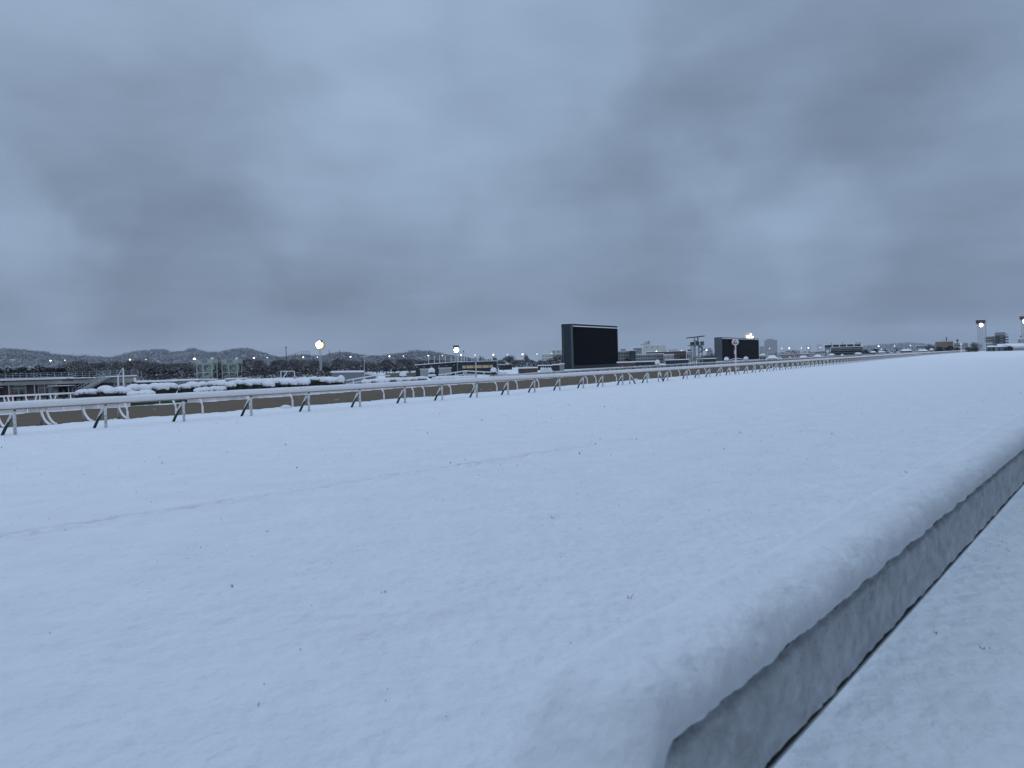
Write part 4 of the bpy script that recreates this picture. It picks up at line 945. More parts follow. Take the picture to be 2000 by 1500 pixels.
apt('long_red_block', 'long dark reddish-brown block with a snow edge under the big pale hall', 1262, 1340, 686.7, 470, DARKRB, (14, 2, .5, .25, 0), wm=GREYB)
apt('low_block', 'low grey building in front of the reddish-brown block', 1242, 1296, 692, 420, GREYB, (12, 2, .5, .4, 0))
apt('low_block', 'low pale box in front of the reddish-brown block at its middle', 1295.5, 1316, 693.2, 410, CONC, (3, 1, .3, .3, 1))
apt('back_slab', 'faint long slab behind the reddish-brown block', 1299, 1324, 681, 1500, PALE, (8, 1, .5, .3, 10))
apt('maroon_roof_house', 'small house with a maroon band left of the watch tower', 1343, 1350.5, 682.3, 460, DARKRB, None)
apt('grey_house', 'small grey house below the watch tower deck', 1341, 1352, 687, 440, CONC, (3, 1, .5, .4, 0))
apt('stepped_block', 'faint stepped block between the watch tower and the farther screen', 1383, 1389.5, 679.5, 1700, GREYB, (3, 3, .5, .4, 5))
apt('stepped_block', 'lower faint part of the stepped block by the farther screen', 1379.5, 1392, 683.5, 1680, GREYB, (4, 2, .5, .4, 3))
apt('tower_block', 'tall blue-grey tower block right of the farther screen', 1492.5, 1518, 664.2, 3400, GREYB, (8, 9, .5, .35, 2), deep=20)
apt('tower_block', 'narrow lower block against the left side of the tall tower block', 1483.5, 1492.3, 676.3, 3380, GREYB, (3, 5, .5, .4, 2))
q0, q1, q2 = at(1500, 664, 3400), at(1512, 664, 3400), at(1506, 661.7, 3400)
o = [c for c in COL.objects if c.name == 'tower_block'][0]; part('roof_house', MB().box(q0.x, q1.x, 3406, 3424, q0.z, q2.z), GREYB, o)
rt, a, b = apt('dark_flats', 'dark navy block of flats with white framed top floor and long balconies', 1623, 1685, 678, 430, DARKB, None)
z = lambda py: at(1654, py, 430).z; X0, X1 = a.x, b.x
for k, py in enumerate((680.5, 684.5, 688.5, 692)):
    bl = part('balcony', MB().box(X0 - .2, X1 + .1, 428.6, 429.98, z(py + 1.2), z(py)), GREYB if k == 0 else DARKB, rt); part('handrail', MB().box(X0 - .2, X1 + .1, 428.55, 428.59, z(py) + .01, z(py) + .1), GREYW, bl)
for k in range(12): cx = X0 + (X1 - X0) * (k + .5) / 12; part('window', MB().box(cx - .55, cx + .55, 429.9, 429.97, z(683.8), z(682.2)), GLASS if k % 3 else GREYB, rt)
part('top_floor', MB().box(X0 + 1, X1 - .2, 431, 441, z(677.9), z(672.8)), DARKB, rt)
for k in range(5): cx = X0 + 1 + (X1 - X0 - 1.5) * k / 4; part('white_pier', MB().box(cx - .2, cx + .2, 430.6, 430.98, z(677.6), z(672.6)), WHITE, rt)
part('white_band', MB().box(X0 + .8, X1 - .2, 430.4, 430.58, z(678), z(677.2)), WHITE, rt); part('top_snow', MB().box(X0 + .8, X1 - 3.5, 430.5, 441.5, z(672.4), z(671.6)), ROOFSNOW, rt)
part('roof_frame', MB().box(X1 - 3.5, X1 - .4, 431, 431.2, z(671), z(670)).box(X1 - 3.3, X1 - 3.1, 431.25, 431.4, z(672.3), z(669.3)).box(X1 - .8, X1 - .6, 431.25, 431.4, z(672.3), z(669.8)), DGREY, rt)
part('antenna', MB().box(X0 + .6, X0 + .8, 431, 431.2, z(673), z(668.5)), DGREY, rt); part('vent', MB().ball((at(1650, 669, 430).x, 433, z(669.3)), .4, 8, 5), DGREY, rt)
part('stair_tower', MB().box(at(1618.5, 685, 431).x, X0 - .22, 431, 436, -1.6, z(678.3)), GREYB, rt)
apt('grey_block', 'blue-grey flat block on the skyline right of the tall tower block', 1534, 1560, 684.3, 1700, GREYB, (10, 2, .5, .4, 2))
apt('brown_block', 'low brown flat block with snow below the blue-grey block', 1527, 1551, 692, 520, BROWNW, (6, 1, .3, .3, 1))
apt('brown_block', 'second low brown block right of the blue-grey block', 1556, 1582, 691, 560, BROWNW, (7, 1, .4, .4, 1))
apt('pale_block', 'pale far block left of the dark flats', 1583, 1602, 686.6, 700, CONC, (6, 2, .4, .4, 1))
apt('brown_block', 'olive-brown block touching the left side of the dark flats', 1601, 1618, 686, 650, BROWNW, (5, 2, .5, .4, 1))
apt('far_tower', 'ghostly far tower almost lost in the haze, left of the dark flats', 1594.5, 1605, 671.5, 7000, GREYB, None, deep=30)
apt('far_tower', 'low ghostly far block left of the hazy tower', 1573.5, 1584, 675, 7000, GREYB, None, deep=30)
apt('tan_building', 'wide tan brown building with rooftop tank far right of the dark flats', 1826.5, 1861.5, 667.5, 560, BROWNW, (9, 2, .6, .25, 8), wm=DARKB, deep=20)
o = [c for c in COL.objects if c.name == 'tan_building'][0]; q = at(1849, 665.5, 562); part('chimney', MB().box(q.x - .25, q.x + .25, 562, 562.5, q.z - 1, at(1849, 658.5, 562).z), DGREY, o); part('roof_box', MB().box(q.x - 2.8, q.x + .2 - .5, 563, 566, q.z - .8, q.z + .1), PALE, o)
apt('grey_hall', 'pale grey hall right of the tan brown building', 1862.5, 1891, 669.5, 620, CONC, (4, 1, .4, .3, 3), deep=20)
q = at(1870, 665, 600); m_ = thing('water_tank', 'small dark tank on a stalk above the pale grey hall', 'tank', (q.x, 600, -1.6)); part('stalk', MB().tube([(q.x, 600, -1.6), (q.x, 600, q.z)], .25, 6), DGREY, m_); part('tank', MB().tube([(q.x, 600, q.z - .9), (q.x, 600, q.z + .9)], .75, 10), DGREY, m_)
apt('grey_block', 'dull grey low block beneath the far hills right of the dark flats', 1789, 1812, 675.5, 640, GREYB, (6, 1, .4, .4, 1))
# rounded flats
D = 520; rf = thing('rounded_flats', 'grey flats with four curved balcony floors, right of the lattice floodlight tower', 'building', (*at(1955, 686, D).xy, -1.6)); z = lambda py: at(1953, py, D).z; x = lambda px: at(px, 665, D).x
def pg(px0, px1, y0, y1, z0, z1):
    k_ = (x(px0)) / D; a, b = x(px0), x(px1); return MB().prism([(a + k_ * (y0 - D), y0), (b + k_ * (y0 - D), y0), (b + k_ * (y1 - D), y1), (a + k_ * (y1 - D), y1)], z0, z1)
part('core', pg(1943, 1964, D, D + 14, -1.6, z(649)), CONC, rf); part('wing', pg(1926, 1942.9, D + 2, D + 14, -1.6, z(656.5)), CONC, rf)
part('roof_snow', pg(1943, 1964, D, D + 14, z(649) + .005, z(648.4)), ROOFSNOW, rf); part('wing_snow', pg(1926, 1942.9, D + 2, D + 14, z(656.5) + .005, z(656)), ROOFSNOW, rf)
for k, py in enumerate((652, 656.8, 662, 667)):
    rx = x(1967.5 + (k > 0)) - x(1950); cxx = x(1951); pl = [(cxx + rx * math.sin(a_), D - 3.2 * math.cos(a_) + .2) for a_ in [R(-95 + 15 * i_) for i_ in range(14)]]
    pl = [(max(p[0], x(1944)), p[1]) for p in pl]
    part('balcony', MB().prism(pl, z(py + 3.2), z(py + .6)), DGREY if k else CONC, rf)
    part('balcony_window', MB().box(x(1946.5), x(1953), D - 3.35, D - 3.1, z(py + 2.4), z(py + .9)), CONC, rf)
for k in range(3): part('wing_band', MB().box(x(1926.2), x(1942.5), D + 1.85, D + 1.98, z(660.5 + k * 5), z(659.2 + k * 5)), [GLASSD, GLASSD, ROOFSNOW][k], rf)
apt('pale_block', 'pale small block with a dark tank at the right edge of the picture', 1988, 2020, 662, 600, CONC, (6, 2, .3, .3, 3))
q = at(1994.5, 657.5, 602); part('tank', MB().tube([(q.x, 602, q.z - .3), (q.x, 602, q.z + .75)], .7, 10), DGREY, [c for c in COL.objects if c.name.startswith('pale_block')][-1])

def house(label, x0, x1, yr, ye, D, m=GREYB, deep=8):
    a, b = at(x0, ye, D), at(x1, ye, D); ze = (a.z + b.z) / 2; zr2 = at((x0 + x1) / 2, yr, D).z; root = thing('snowy_house', label, 'house', ((a.x + b.x) / 2, D, -1.6), 'small snow-roofed houses beyond the course'); W = b.x - a.x; cx = (a.x + b.x) / 2
    sh = a.x * deep / D; part('wall', MB().prism([(a.x + .3, D), (b.x - .3, D), (b.x - .3 + sh, D + deep), (a.x + .3 + sh, D + deep)], -1.6, ze), m, root)
    v = [(a.x, D - .4, ze + .003), (b.x, D - .4, ze + .003), (b.x + sh, D + deep, ze + .003), (a.x + sh, D + deep, ze + .003), (cx - W * .22 + sh * .4, D + deep * .4, zr2), (cx + W * .22 + sh * .4, D + deep * .4, zr2)]
    part('roof', MB().add(v, [(0, 3, 2, 1), (0, 1, 5, 4), (1, 2, 5), (2, 3, 4, 5), (3, 0, 4)]), ROOFSNOW, root)
    for k in (.3, .7): part('window', MB().box(a.x + W * k - .5, a.x + W * k + .5, D - .05, D + .03, max(-1.2, ze - 2.0), ze - .8), GLASSD, root)
house('snow-roofed house at the left foot of the dark flats', 1617, 1631, 690.5, 693.8, 330)
house('snow-roofed house at the right foot of the dark flats', 1668, 1684, 688.5, 691, 360)
house('small snow-roofed house right of the dark flats by a dark bush', 1698, 1712, 685.5, 688.5, 380, DARKB)
house('long white-roofed shed right of the dark flats', 1714, 1729, 685.5, 688, 380, CONC)
house('snow-roofed house with a dark gable below the tall tower block', 1497, 1519, 694, 700, 300, DARKB)
house('wide snow-roofed house right of the farther screen', 1482, 1497, 691, 694, 380, CONC)
house('snow-roofed house under the low brown block', 1560, 1578, 694.5, 698.5, 360)
house('snow-roofed house left of the white marker post before the dark flats', 1589, 1606, 692.5, 696.5, 360)
house('snow-roofed house with a dark wall behind the far end of the rail', 1757, 1783, 681.5, 685.5, 420, DARKB)
house('broad snow roof behind the far end of the rail, left of the tan building', 1791, 1813, 682, 685.8, 430)
house('small snow roof at the foot of the tan building', 1815, 1824, 680.5, 684, 440)
house('low grey sports hut with snow roof right of the lattice floodlight tower', 1925, 1947, 674.8, 677.6, 440, GREYWALL)
house('long low hut with two dark windows and a twin snow roof at the right', 1942, 1973, 672, 677.3, 435, GREYWALL)
rt, a, b = bld('low_store', 'near black open-fronted store box with snow roof at the far right', 'shed', 1967, 1978, 676, 430, BLACK, 8)
rt, a, b = bld('long_store', 'long tan store under a thick snow roof at the right edge of the picture', 'shed', 1978.5, 2040, 678.6, 428, CONC, 14)
part('thick_snow', MB().prism([(a.x, 428), (b.x, 428), (b.x, 442), (a.x, 442)], a.z + .31, [a.z + 1.0, a.z + 1.0, a.z + 2.2, a.z + 2.2]), ROOFSNOW, rt)
house('snow roof with dark eaves above the long tan store', 1976, 2002, 670.5, 673.5, 470, DARKB)
# infield service sheds behind the rails, centre
for (x0, x1, y0, D, m, lab) in ((1012, 1050, 719.5, 200, DARKRB, 'low dark red shed under snow left of the bigger screen'), (1079, 1093, 713, 230, DARKB, 'dark box hut with snow roof touching the left side of the bigger screen'), (1093, 1102, 711.5, 240, CONC, 'small pale hut behind the dark box hut'),
                                (974, 1000, 712.5, 330, DARKB, 'dark open shed below the bare tree right of the black building'), (1205, 1240, 708.3, 225, DARKRB, 'dark wall with snow top right of the bigger screen'), (1238, 1282, 706.8, 260, DARKB, 'long dark bank wall behind the small snow ball bush'),
                                (1300, 1345, 703.2, 300, DARKB, 'dark low shed under snow left of the watch tower'), (1362, 1398, 701.0, 320, DARKB, 'dark low shed under snow between the watch tower and farther screen'), (1050, 1080, 714.5, 280, DARKB, 'black low shed behind the row of white cones')):
    bld('infield_shed', lab, 'shed', x0, x1, y0, D, m, 6)
ORD_ = ['first', 'second', 'third', 'fourth', 'fifth']
for k, px in enumerate((1057.5, 1061.5, 1066, 1071, 1075)):
    q = at(px, 720.5, 190); o = part('white_cone', MB().tube([(q.x, 190, q.z - 1.2), (q.x, 190, q.z + .1), (q.x, 190, q.z + .42)], [.34, .27, .06], 10), WHITE, None, True, (q.x, 190, 0)); tag(o, ORD_[k] + ' white cone from the left at the foot of the bigger screen', 'cone', 'row of white cones by the bigger screen')

# ------------------------------------------------------------------ trees
def bare_proto(seed, name, label, h=9.0, spread=.42, twm=TWIG, dens=2300, snowf=.13, group=None):
    rd = random.Random(seed); root = thing(name, label, 'tree', (0, 0, 0), group); tr = MB(); tips = []
    def grow(p, d, l, r, lev):
        q = p + d * l; tr.tube([p, p.lerp(q, .5) + Vector((rd.uniform(-1, 1), rd.uniform(-1, 1), 0)) * l * .06, q], [r, r * .8, r * .55], 5 if lev < 2 else 3, 0, False)
        if lev >= 4: tips.append((q, d)); return
        if lev >= 2: tips.append((p.lerp(q, .6), d))
        for k in range(rd.choice((2, 3, 3)) if lev else 5):
            a = rd.uniform(0, 2 * math.pi); sp = rd.uniform(.35, .8) * (1.0 if lev else 1.1)
            nd = (d + Vector((math.cos(a), math.sin(a), rd.uniform(-.1, .45))) * sp).normalized(); grow(q if rd.random() < .7 else p.lerp(q, .75), nd, l * rd.uniform(.62, .82), r * .52, lev + 1)
    grow(Vector((0, 0, -.3)), Vector((0, 0, 1)), h * .24, h * .026, 0)
    part('trunk', tr, BARK, root)
    cr2 = MB()
    for k in range(dens):
        p, d = rd.choice(tips); p = p + Vector((rd.gauss(0, 1), rd.gauss(0, 1), rd.gauss(0, .8))) * h * .045
        dd = (d + Vector((rd.uniform(-1, 1), rd.uniform(-1, 1), rd.uniform(-.2, 1.0))) * .9).normalized(); l = rd.uniform(.35, 1.0) * h / 9; wv = dd.cross(Vector((rd.uniform(-1, 1), rd.uniform(-1, 1), rd.uniform(-1, 1)))).normalized() * .035 * h / 9
        cr2.add([p - wv, p + wv, p + dd * l], [(0, 1, 2)], 1 if rd.random() < snowf else 0)
    part('crown', cr2, [twm, TWSNOW], root); return root
def ever_proto(seed, name, label, h=6.0, wd=3.2, n=900, group=None, col=False):
    rd = random.Random(seed); root = thing(name, label, 'tree', (0, 0, 0), group); part('trunk', MB().tube([(0, 0, -.3), (0.1, 0, h * .6)], [.16, .06], 6), BARK, root)
    cr2 = MB(); cl = [(Vector((rd.gauss(0, .42) * wd * .5, rd.gauss(0, .42) * wd * .5, h * rd.uniform(.18, .9))), rd.uniform(.5, 1.0)) for _ in range(22)]
    for k in range(n):
        c, r = rd.choice(cl); a = rd.uniform(0, 2 * math.pi); b = rd.uniform(-.7, 1.5); rr = r * rd.uniform(.6, 1.0) * wd * .28; p = c + Vector((math.cos(a) * math.cos(b) * rr, math.sin(a) * math.cos(b) * rr, math.sin(b) * rr * .7))
        u = Vector((rd.uniform(-1, 1), rd.uniform(-1, 1), rd.uniform(-.35, .35))).normalized() * .30 * h / 6; v2 = u.cross(Vector((rd.uniform(-.4, .4), rd.uniform(-.4, .4), 1))).normalized() * .22 * h / 6
        cr2.add([p - u, p - v2, p + u, p + v2], [(0, 1, 2, 3)], 1 if rd.random() < .16 else 0)
    part('crown', cr2, [LEAF, TWSNOW], root); return root
BG = 'bare trees behind the infield'; EG = 'dark evergreens behind the infield'
protos = [bare_proto(s_, 'bare_tree', 'x', 9, .42, TWIG if s_ != 3 else TWIG2, group=BG) for s_ in (1, 2, 3, 4)]
evp = [ever_proto(s_, 'evergreen_tree', 'x', 6, 3.6, group=EG) for s_ in (1, 2, 3)]
used = set(); NAT = {}
def put(pr, px, ytop, D, label, group, base=-1.6, wide=1.0, name=None):
    k = id(pr)
    if k not in used: o = pr; used.add(k)
    else: o = copy_tree(pr)
    q = at(px, ytop, D); hh = q.z - base; nat = max(v_.co.z for c_ in pr.children for v_ in c_.data.vertices) * .97 if k not in NAT else NAT[k]; NAT[k] = nat; s_ = hh / nat
    o.location = (q.x, D, base); o.rotation_euler = (0, 0, random.uniform(0, 6.28)); o.scale = (s_ * wide, s_ * wide, s_); o['label'] = label; o['group'] = group; return o
def seg(px): 
    if px < 265: return 'behind the club house roof'
    if px < 380: return 'between the club house and the pale green towers'
    if px < 480: return 'behind the pale green towers'
    if px < 610: return 'between the pale green towers and the tall floodlight'
    if px < 720: return 'behind the grey shed'
    return 'between the grey shed and the black building'
def topline(px): return np.interp(px, [100, 130, 160, 205, 215, 240, 262, 285, 300, 330, 380, 430, 470, 500, 530, 545, 600, 640, 655, 700, 720, 745, 765, 790, 830], [712, 706, 705, 707, 710, 704, 700, 701, 704, 706, 706, 704, 700, 702, 704, 699, 698, 699, 694, 702, 703, 700, 702, 698, 702])
rd = random.Random(5)
for row, (D, dy, st_) in enumerate(((390, 0, 15), (340, 4, 17), (300, 12, 26))):
    px = 112 + row * 7
    while px < 828:
        if not (row == 2 and rd.random() < .35):
            put(rd.choice(protos), px, topline(px) + dy + rd.uniform(-4, 6), D + rd.uniform(-12, 12), ['bare snow-dusted tree in the back row %s', 'bare snow-dusted tree in the middle row %s', 'short bare tree in the front row %s'][row] % seg(px), BG + ' ' + seg(px), wide=rd.uniform(1.0, 1.5))
        px += st_ * rd.uniform(.7, 1.5)
for px in list(range(-20, 130, 11)) + [150, 168, 182, 205, 250, 296, 312, 322, 337, 352, 362, 372, 423, 430, 475, 500, 509, 518, 530, 560, 580, 600, 640, 655, 672, 690, 703, 735, 752, 768, 784, 800]:
    px += rd.uniform(-3, 3); d0 = 215 if px < 130 else 285
    put(rd.choice(evp), px, (720 if px < 130 else 722 - .010 * (px - 300)) + rd.uniform(-2.5, 4), d0 + rd.uniform(-10, 10), 'dark snow-flecked evergreen %s' % ('rising over the left half of the club house roof' if px < 130 else seg(px)), EG + ' ' + seg(px), wide=rd.uniform(1.2, 1.7))
for px, yt, D, lab, wd in ((848, 699, 380, 'low bare tree behind the net poles at the left of the black building', 1.5), (862, 701, 370, 'second low bare tree behind the net poles left of the square floodlight tower', 1.5), (875, 702, 380, 'bare tree just left of the square floodlight tower', 1.3), (908, 701, 380, 'bare tree just right of the square floodlight tower', 1.4),
                       (922, 699, 400, 'bare tree behind the diamond marker', 1.2), (937, 693.5, 400, 'tallest bare tree above the lit windows of the black building', 1.1), (951, 699, 390, 'bare tree above the right part of the black building', 1.3), (964, 695, 390, 'bare tree above the right corner of the black building', 1.2), (976, 702, 380, 'low bare tree just right of the black building', 1.3),
                       (998, 690.5, 330, 'broad round-headed bare tree standing alone right of the black building', 1.25), (1013, 701, 330, 'low dark bare tree at the right foot of the broad round-headed tree', 1.6), (1025, 690, 420, 'slender pale bare tree with a street light in it, left of the pale blocks', .8), (1042, 702, 420, 'low bare tree between the slender tree and the pale blocks', 1.3), (1058, 701, 400, 'low bare tree in front of the lower pale block', 1.4), (1072, 698, 400, 'bare tree in front of the pale blocks', 1.2), (1088, 690, 400, 'bare tree against the pale taller block by the bigger screen', 1.1),
                       (1100, 688, 380, 'bare tree partly hidden by the left side of the bigger screen', 1.0),
                       (1384, 690, 330, 'broad bare tree between the watch tower and the farther screen', 1.6), (1376, 692, 340, 'bare bush-like tree at the right foot of the watch tower', 1.6), (1392, 691, 350, 'bare tree touching the left side of the farther screen', 1.4),
                       (1811, 671, 520, 'frosted round tree left of the tan building', 1.4), (1817, 673, 500, 'second frosted tree close to the left wall of the tan building', 1.2), (1898, 666.5, 520, 'frosted bare tree left of the lattice floodlight tower', 1.5), (1906, 669, 500, 'smaller frosted tree against the lattice floodlight tower', 1.4)):
    put(protos[2] if px > 1300 or px in (1025,) else rd.choice(protos), px, yt, D, lab, 'single bare trees on the skyline', wide=wd)
for px, yt, D, lab in ((1836, 677, 440, 'dark evergreen bush in front of the tan building, left one'), (1853, 676, 440, 'larger dark evergreen bush in front of the tan building, right one'), (1893, 678, 430, 'dark snow-flecked bush left of the lattice floodlight tower'), (1904, 679, 430, 'small dark bush at the foot of the lattice floodlight tower'), (1868, 679, 440, 'dark bush in front of the pale grey hall'),
                       (1691, 683, 380, 'thin dark bush just right of the dark flats'), (1722 - 15, 681.5, 400, 'dark round bush above the small house right of the dark flats'), (1228, 700, 300, 'dark bush right of the bigger screen near its foot'), (1330, 697, 330, 'dark bush left of the watch tower'), (983, 713, 300, 'dark bush at the right end of the black building')):
    put(rd.choice(evp), px, yt, D, lab, 'dark bushes on the right', wide=1.7)

ORD = ['first', 'second', 'third', 'fourth', 'fifth', 'sixth', 'seventh', 'eighth', 'ninth', 'tenth', 'eleventh', 'twelfth', 'thirteenth', 'fourteenth', 'fifteenth', 'sixteenth']
fam = {}
for o in COL.objects:
    if o.parent is None and 'label' in o and (o['label'].startswith('bare snow-dusted tree') or o['label'].startswith('short bare tree') or o['label'].startswith('dark snow-flecked evergreen ')): fam.setdefault(o['label'], []).append(o)
for lab, lst in fam.items():
    lst.sort(key=lambda o: o.location.x / o.location.y)
    for k, o in enumerate(lst):
        if len(lst) > 1: o['label'] = ORD[k] + ' from left: ' + lab.replace('bare snow-dusted tree in the', 'bare tree,').replace('short bare tree in the', 'short tree,').replace('dark snow-flecked evergreen', 'dark evergreen').replace('rising over the left half of the', 'over the').replace('between the pale green towers and the tall floodlight', 'right of the pale green towers').replace('between the grey shed and the black building', 'right of the grey shed')
# undergrowth below and behind the tree rows
rd = random.Random(77)
def thicket(name, label, pxa, pxb, D0, D1, h, n, size=.55, snowf=.12):
    mb = MB()
    for k in range(n):
        D = rd.uniform(D0, D1); px = rd.uniform(pxa, pxb); q = at(px, 720, D); hmax = h * (.45 + 1.1 * float(vnoise(np.array([px * .05 + 3.3]), np.array([D * .02]), 5)[0])); z = -1.7 + hmax * (rd.random() ** .8)
        c = Vector((q.x, D, z)); u = Vector((rd.uniform(-1, 1), rd.uniform(-1, 1), rd.uniform(-.8, .8))).normalized() * size * rd.uniform(.5, 1.3); v2 = Vector((rd.uniform(-1, 1), rd.uniform(-1, 1), rd.uniform(-.8, .8))).normalized() * size * rd.uniform(.3, .9)
        mb.add([c - u, c - v2, c + u, c + v2], [(0, 1, 2, 3)], 1 if rd.random() < snowf else 0)
    o = part(name, mb, [TWIG, TWSNOW]); tag(o, label, 'undergrowth', kind='stuff')
thicket('undergrowth', 'dark snow-flecked undergrowth below the bare wood beyond the infield', 120, 836, 405, 430, 4.4, 24000)
thicket('undergrowth', 'dark low bushes along the front of the bare wood', 262, 705, 268, 292, 2.9, 15000, .32, .12)
thicket('undergrowth', 'dark snow-flecked bushes behind the left part of the club house', -60, 150, 235, 260, 4.6, 9000, .4)
thicket('undergrowth', 'low dark scrub right of the black building, under the single bare trees', 966, 1104, 425, 450, 3.2, 5000, .45)
thicket('undergrowth', 'low frosted scrub between the two screens', 1210, 1400, 500, 560, 4.0, 7000, .6, .4)
thicket('undergrowth', 'low frosted scrub between the farther screen and the lattice floodlight tower', 1480, 1925, 600, 680, 4.2, 12000, .7, .45)
# ------------------------------------------------------------------ hills with forest
def hill(name, prof, D, fseed, dens, px0, px1, label_f, blob=7.5, back=450, front=480):
    xs = np.arange(px0, px1, 3.0); tops = np.interp(xs, [p[0] for p in prof], [p[1] for p in prof]); v = []; nrow = 12
    for k, px in enumerate(xs):
        q = at(px, tops[k] + 2.4, D)
        for j_ in range(nrow):
            u = j_ / (nrow - 1) * 2 - 1; hgt = max(0, math.cos(u * math.pi / 2)) ** .8
            yy = D + (u * back if u > 0 else u * front); xx = q.x * yy / D; v.append((xx, yy, -2.5 + (q.z + 2.5) * hgt))
    f = []
    for k in range(len(xs) - 1):
        for j_ in range(nrow - 1): f.append((k * nrow + j_, (k + 1) * nrow + j_, (k + 1) * nrow + j_ + 1, k * nrow + j_ + 1))
    o = part(name, MB().add(v, f), HILL, None, True); o['kind'] = 'structure'
    rd = random.Random(fseed); fm = MB(); va = np.array(v).reshape(len(xs), nrow, 3)
    for k in range(dens):
        i_ = rd.uniform(0, len(xs) - 1.01); j_ = rd.uniform(0, nrow * .62); a0, a1 = int(i_), int(j_); fu, fv = i_ - a0, j_ - a1
        p = va[a0, a1] * (1 - fu) * (1 - fv) + va[a0 + 1, a1] * fu * (1 - fv) + va[a0, a1 + 1] * (1 - fu) * fv + va[a0 + 1, a1 + 1] * fu * fv
        r = blob * rd.uniform(.5, 1.15); 
        # ragged crown: a jittered low ball broken by leaf-like flakes
        fm.ball((p[0], p[1], p[2] + r * .3), r * .8, 6, 4, sq=(1, 1, .9), jit=.28, seed=rd.randint(0, 99999))
        for q_ in range(14):
            a = rd.uniform(0, 6.28); c = (p[0] + math.cos(a) * r * rd.uniform(.3, 1), p[1] - abs(math.sin(a)) * r, p[2] + r * rd.uniform(0, 1.35)); h_ = r * .27
            fm.add([c, (c[0] + h_ * rd.uniform(-1, 1), c[1] + h_ * rd.uniform(-1, 1), c[2] + h_ * rd.uniform(-.4, .6)), (c[0] + h_ * rd.uniform(-1, 1), c[1] + h_ * rd.uniform(-1, 1), c[2] + h_ * .9)], [(0, 1, 2)])
    o = part('hill_forest', fm, FOREST); tag(o, label_f, 'forest', kind='stuff'); return o
P1 = [(-150, 694), (-60, 688), (0, 685), (40, 687), (70, 690), (92, 692), (105, 696), (135, 698), (165, 699), (195, 701), (225, 703), (240, 706), (260, 712)]
hill('hill_left', P1, 2100, 3, 2600, -150, 262, 'frosted forest covering the hill at the far left')
P2 = [(195, 712), (215, 703), (235, 697), (262, 690), (285, 687.5), (308, 685.5), (325, 686.5), (338, 692), (352, 690), (365, 688), (373, 683), (383, 683.5), (392, 688), (405, 691), (425, 691), (445, 687), (462, 684.5), (478, 683.5), (492, 685), (505, 689), (518, 693), (535, 699), (560, 704)]
hill('hill_middle', P2, 2400, 4, 3000, 195, 560, 'frosted forest covering the double hill behind the pale green towers')
P3_ = [(520, 704), (560, 700), (578, 696.5), (600, 696.5), (625, 699), (640, 697), (652, 692.5), (668, 691.5), (685, 692.5), (700, 696), (720, 699), (745, 698), (770, 695), (788, 692.5), (802, 689.5), (818, 688), (832, 688.5), (846, 690.5), (862, 694), (885, 698), (910, 702), (930, 706)]
hill('hill_right', P3_, 1900, 6, 2600, 520, 930, 'frosted forest on the low ridges behind the tall floodlight and black building', blob=6)
P4 = [(1640, 682), (1680, 678), (1720, 674), (1750, 671.5), (1770, 670.5), (1790, 671), (1815, 673), (1850, 677), (1900, 680)]
hill('hill_far', P4, 4300, 8, 900, 1640, 1900, 'faint hazy forested hill on the skyline left of the tan building', blob=10, back=400, front=400)
# snowy roofs and terraces on the hills
def on_hill(prof, D, px, py, front=480):
    zt_ = at(px, np.interp(px, [p[0] for p in prof], [p[1] for p in prof]) + 2.4, D).z
    for k in range(400):
        yy = D - front + front * k / 400; u = (yy - D) / front
        if at(px, py, yy).z < -2.5 + (zt_ + 2.5) * max(0, math.cos(u * math.pi / 2)) ** .8: return yy - 14
    return D
for px, py, wpx, PP, DD, lab in ((343, 697.5, 15, P2, 2400, 'snowy terrace house low on the middle hill'), (363, 695.5, 12, P2, 2400, 'second snowy house high on the middle hill'), (403, 695, 8, P2, 2400, 'small snowy roof right of the middle hill crown'), (53, 717.5, 6, P1, 2100, 'tiny white-roofed house on the slope above the club house'), (297, 700, 15, P2, 2400, 'long snowy roof at the foot of the middle hill')):
    D = on_hill(PP, DD, px, py)
    a, b = at(px - wpx / 2, py, D), at(px + wpx / 2, py, D); rt = thing('hillside_house', lab, 'house', ((a.x + b.x) / 2, D, a.z - 5), 'houses on the hills')
    part('wall', MB().box(a.x, b.x, D, D + 12, a.z - 6, a.z - .9), CONC, rt); part('roof', MB().prism([(a.x - .5, D - .5), (b.x + .5, D - .5), (b.x + .5, D + 14), (a.x - .5, D + 14)], a.z - .89, [a.z + .3, a.z + .3, a.z + 3.0, a.z + 3.0]), ROOFSNOW, rt)
bld('viaduct', 'dark road deck crossing in front of the left hill above the club house', 'bridge', 40, 135, 721.5, 420, GREYB, 10, base=4.2 - 1.6)

# ------------------------------------------------------------------ street lights along the road beyond
SL = [(101, 704, 1), (129, 703.3, 0), (256, 702, 1), (287, 701.5, 0), (384, 700.3, 1), (498, 698.8, 1), (524, 698, 0), (594.5, 697.5, 1), (622, 697.3, 0), (687, 696.5, 1), (714, 696, 0), (763, 695.5, 1), (790, 695.2, 0), (839, 694.3, 1), (866, 694.3, 0), (902.8, 693.4, 1), (930, 693.2, 0), (966, 692.4, 1), (993.5, 692.2, 0), (1023, 691.6, 1), (1051, 691.3, 0), (1080, 690.5, 1),
      (1284, 686, 1), (1305.5, 685.5, 0), (1333, 685, 1), (1382, 683.8, 1), (1505, 680.5, 0), (1529, 680.5, 0), (1543.5, 680, 1), (1567, 679.5, 0), (1581, 679, 1), (1604, 678.5, 0), (1617, 678.2, 1), (1685.5, 676.5, 1), (1718, 676, 1), (1749, 675.5, 0), (1723.5, 682, 0), (1780, 674.5, 0)]
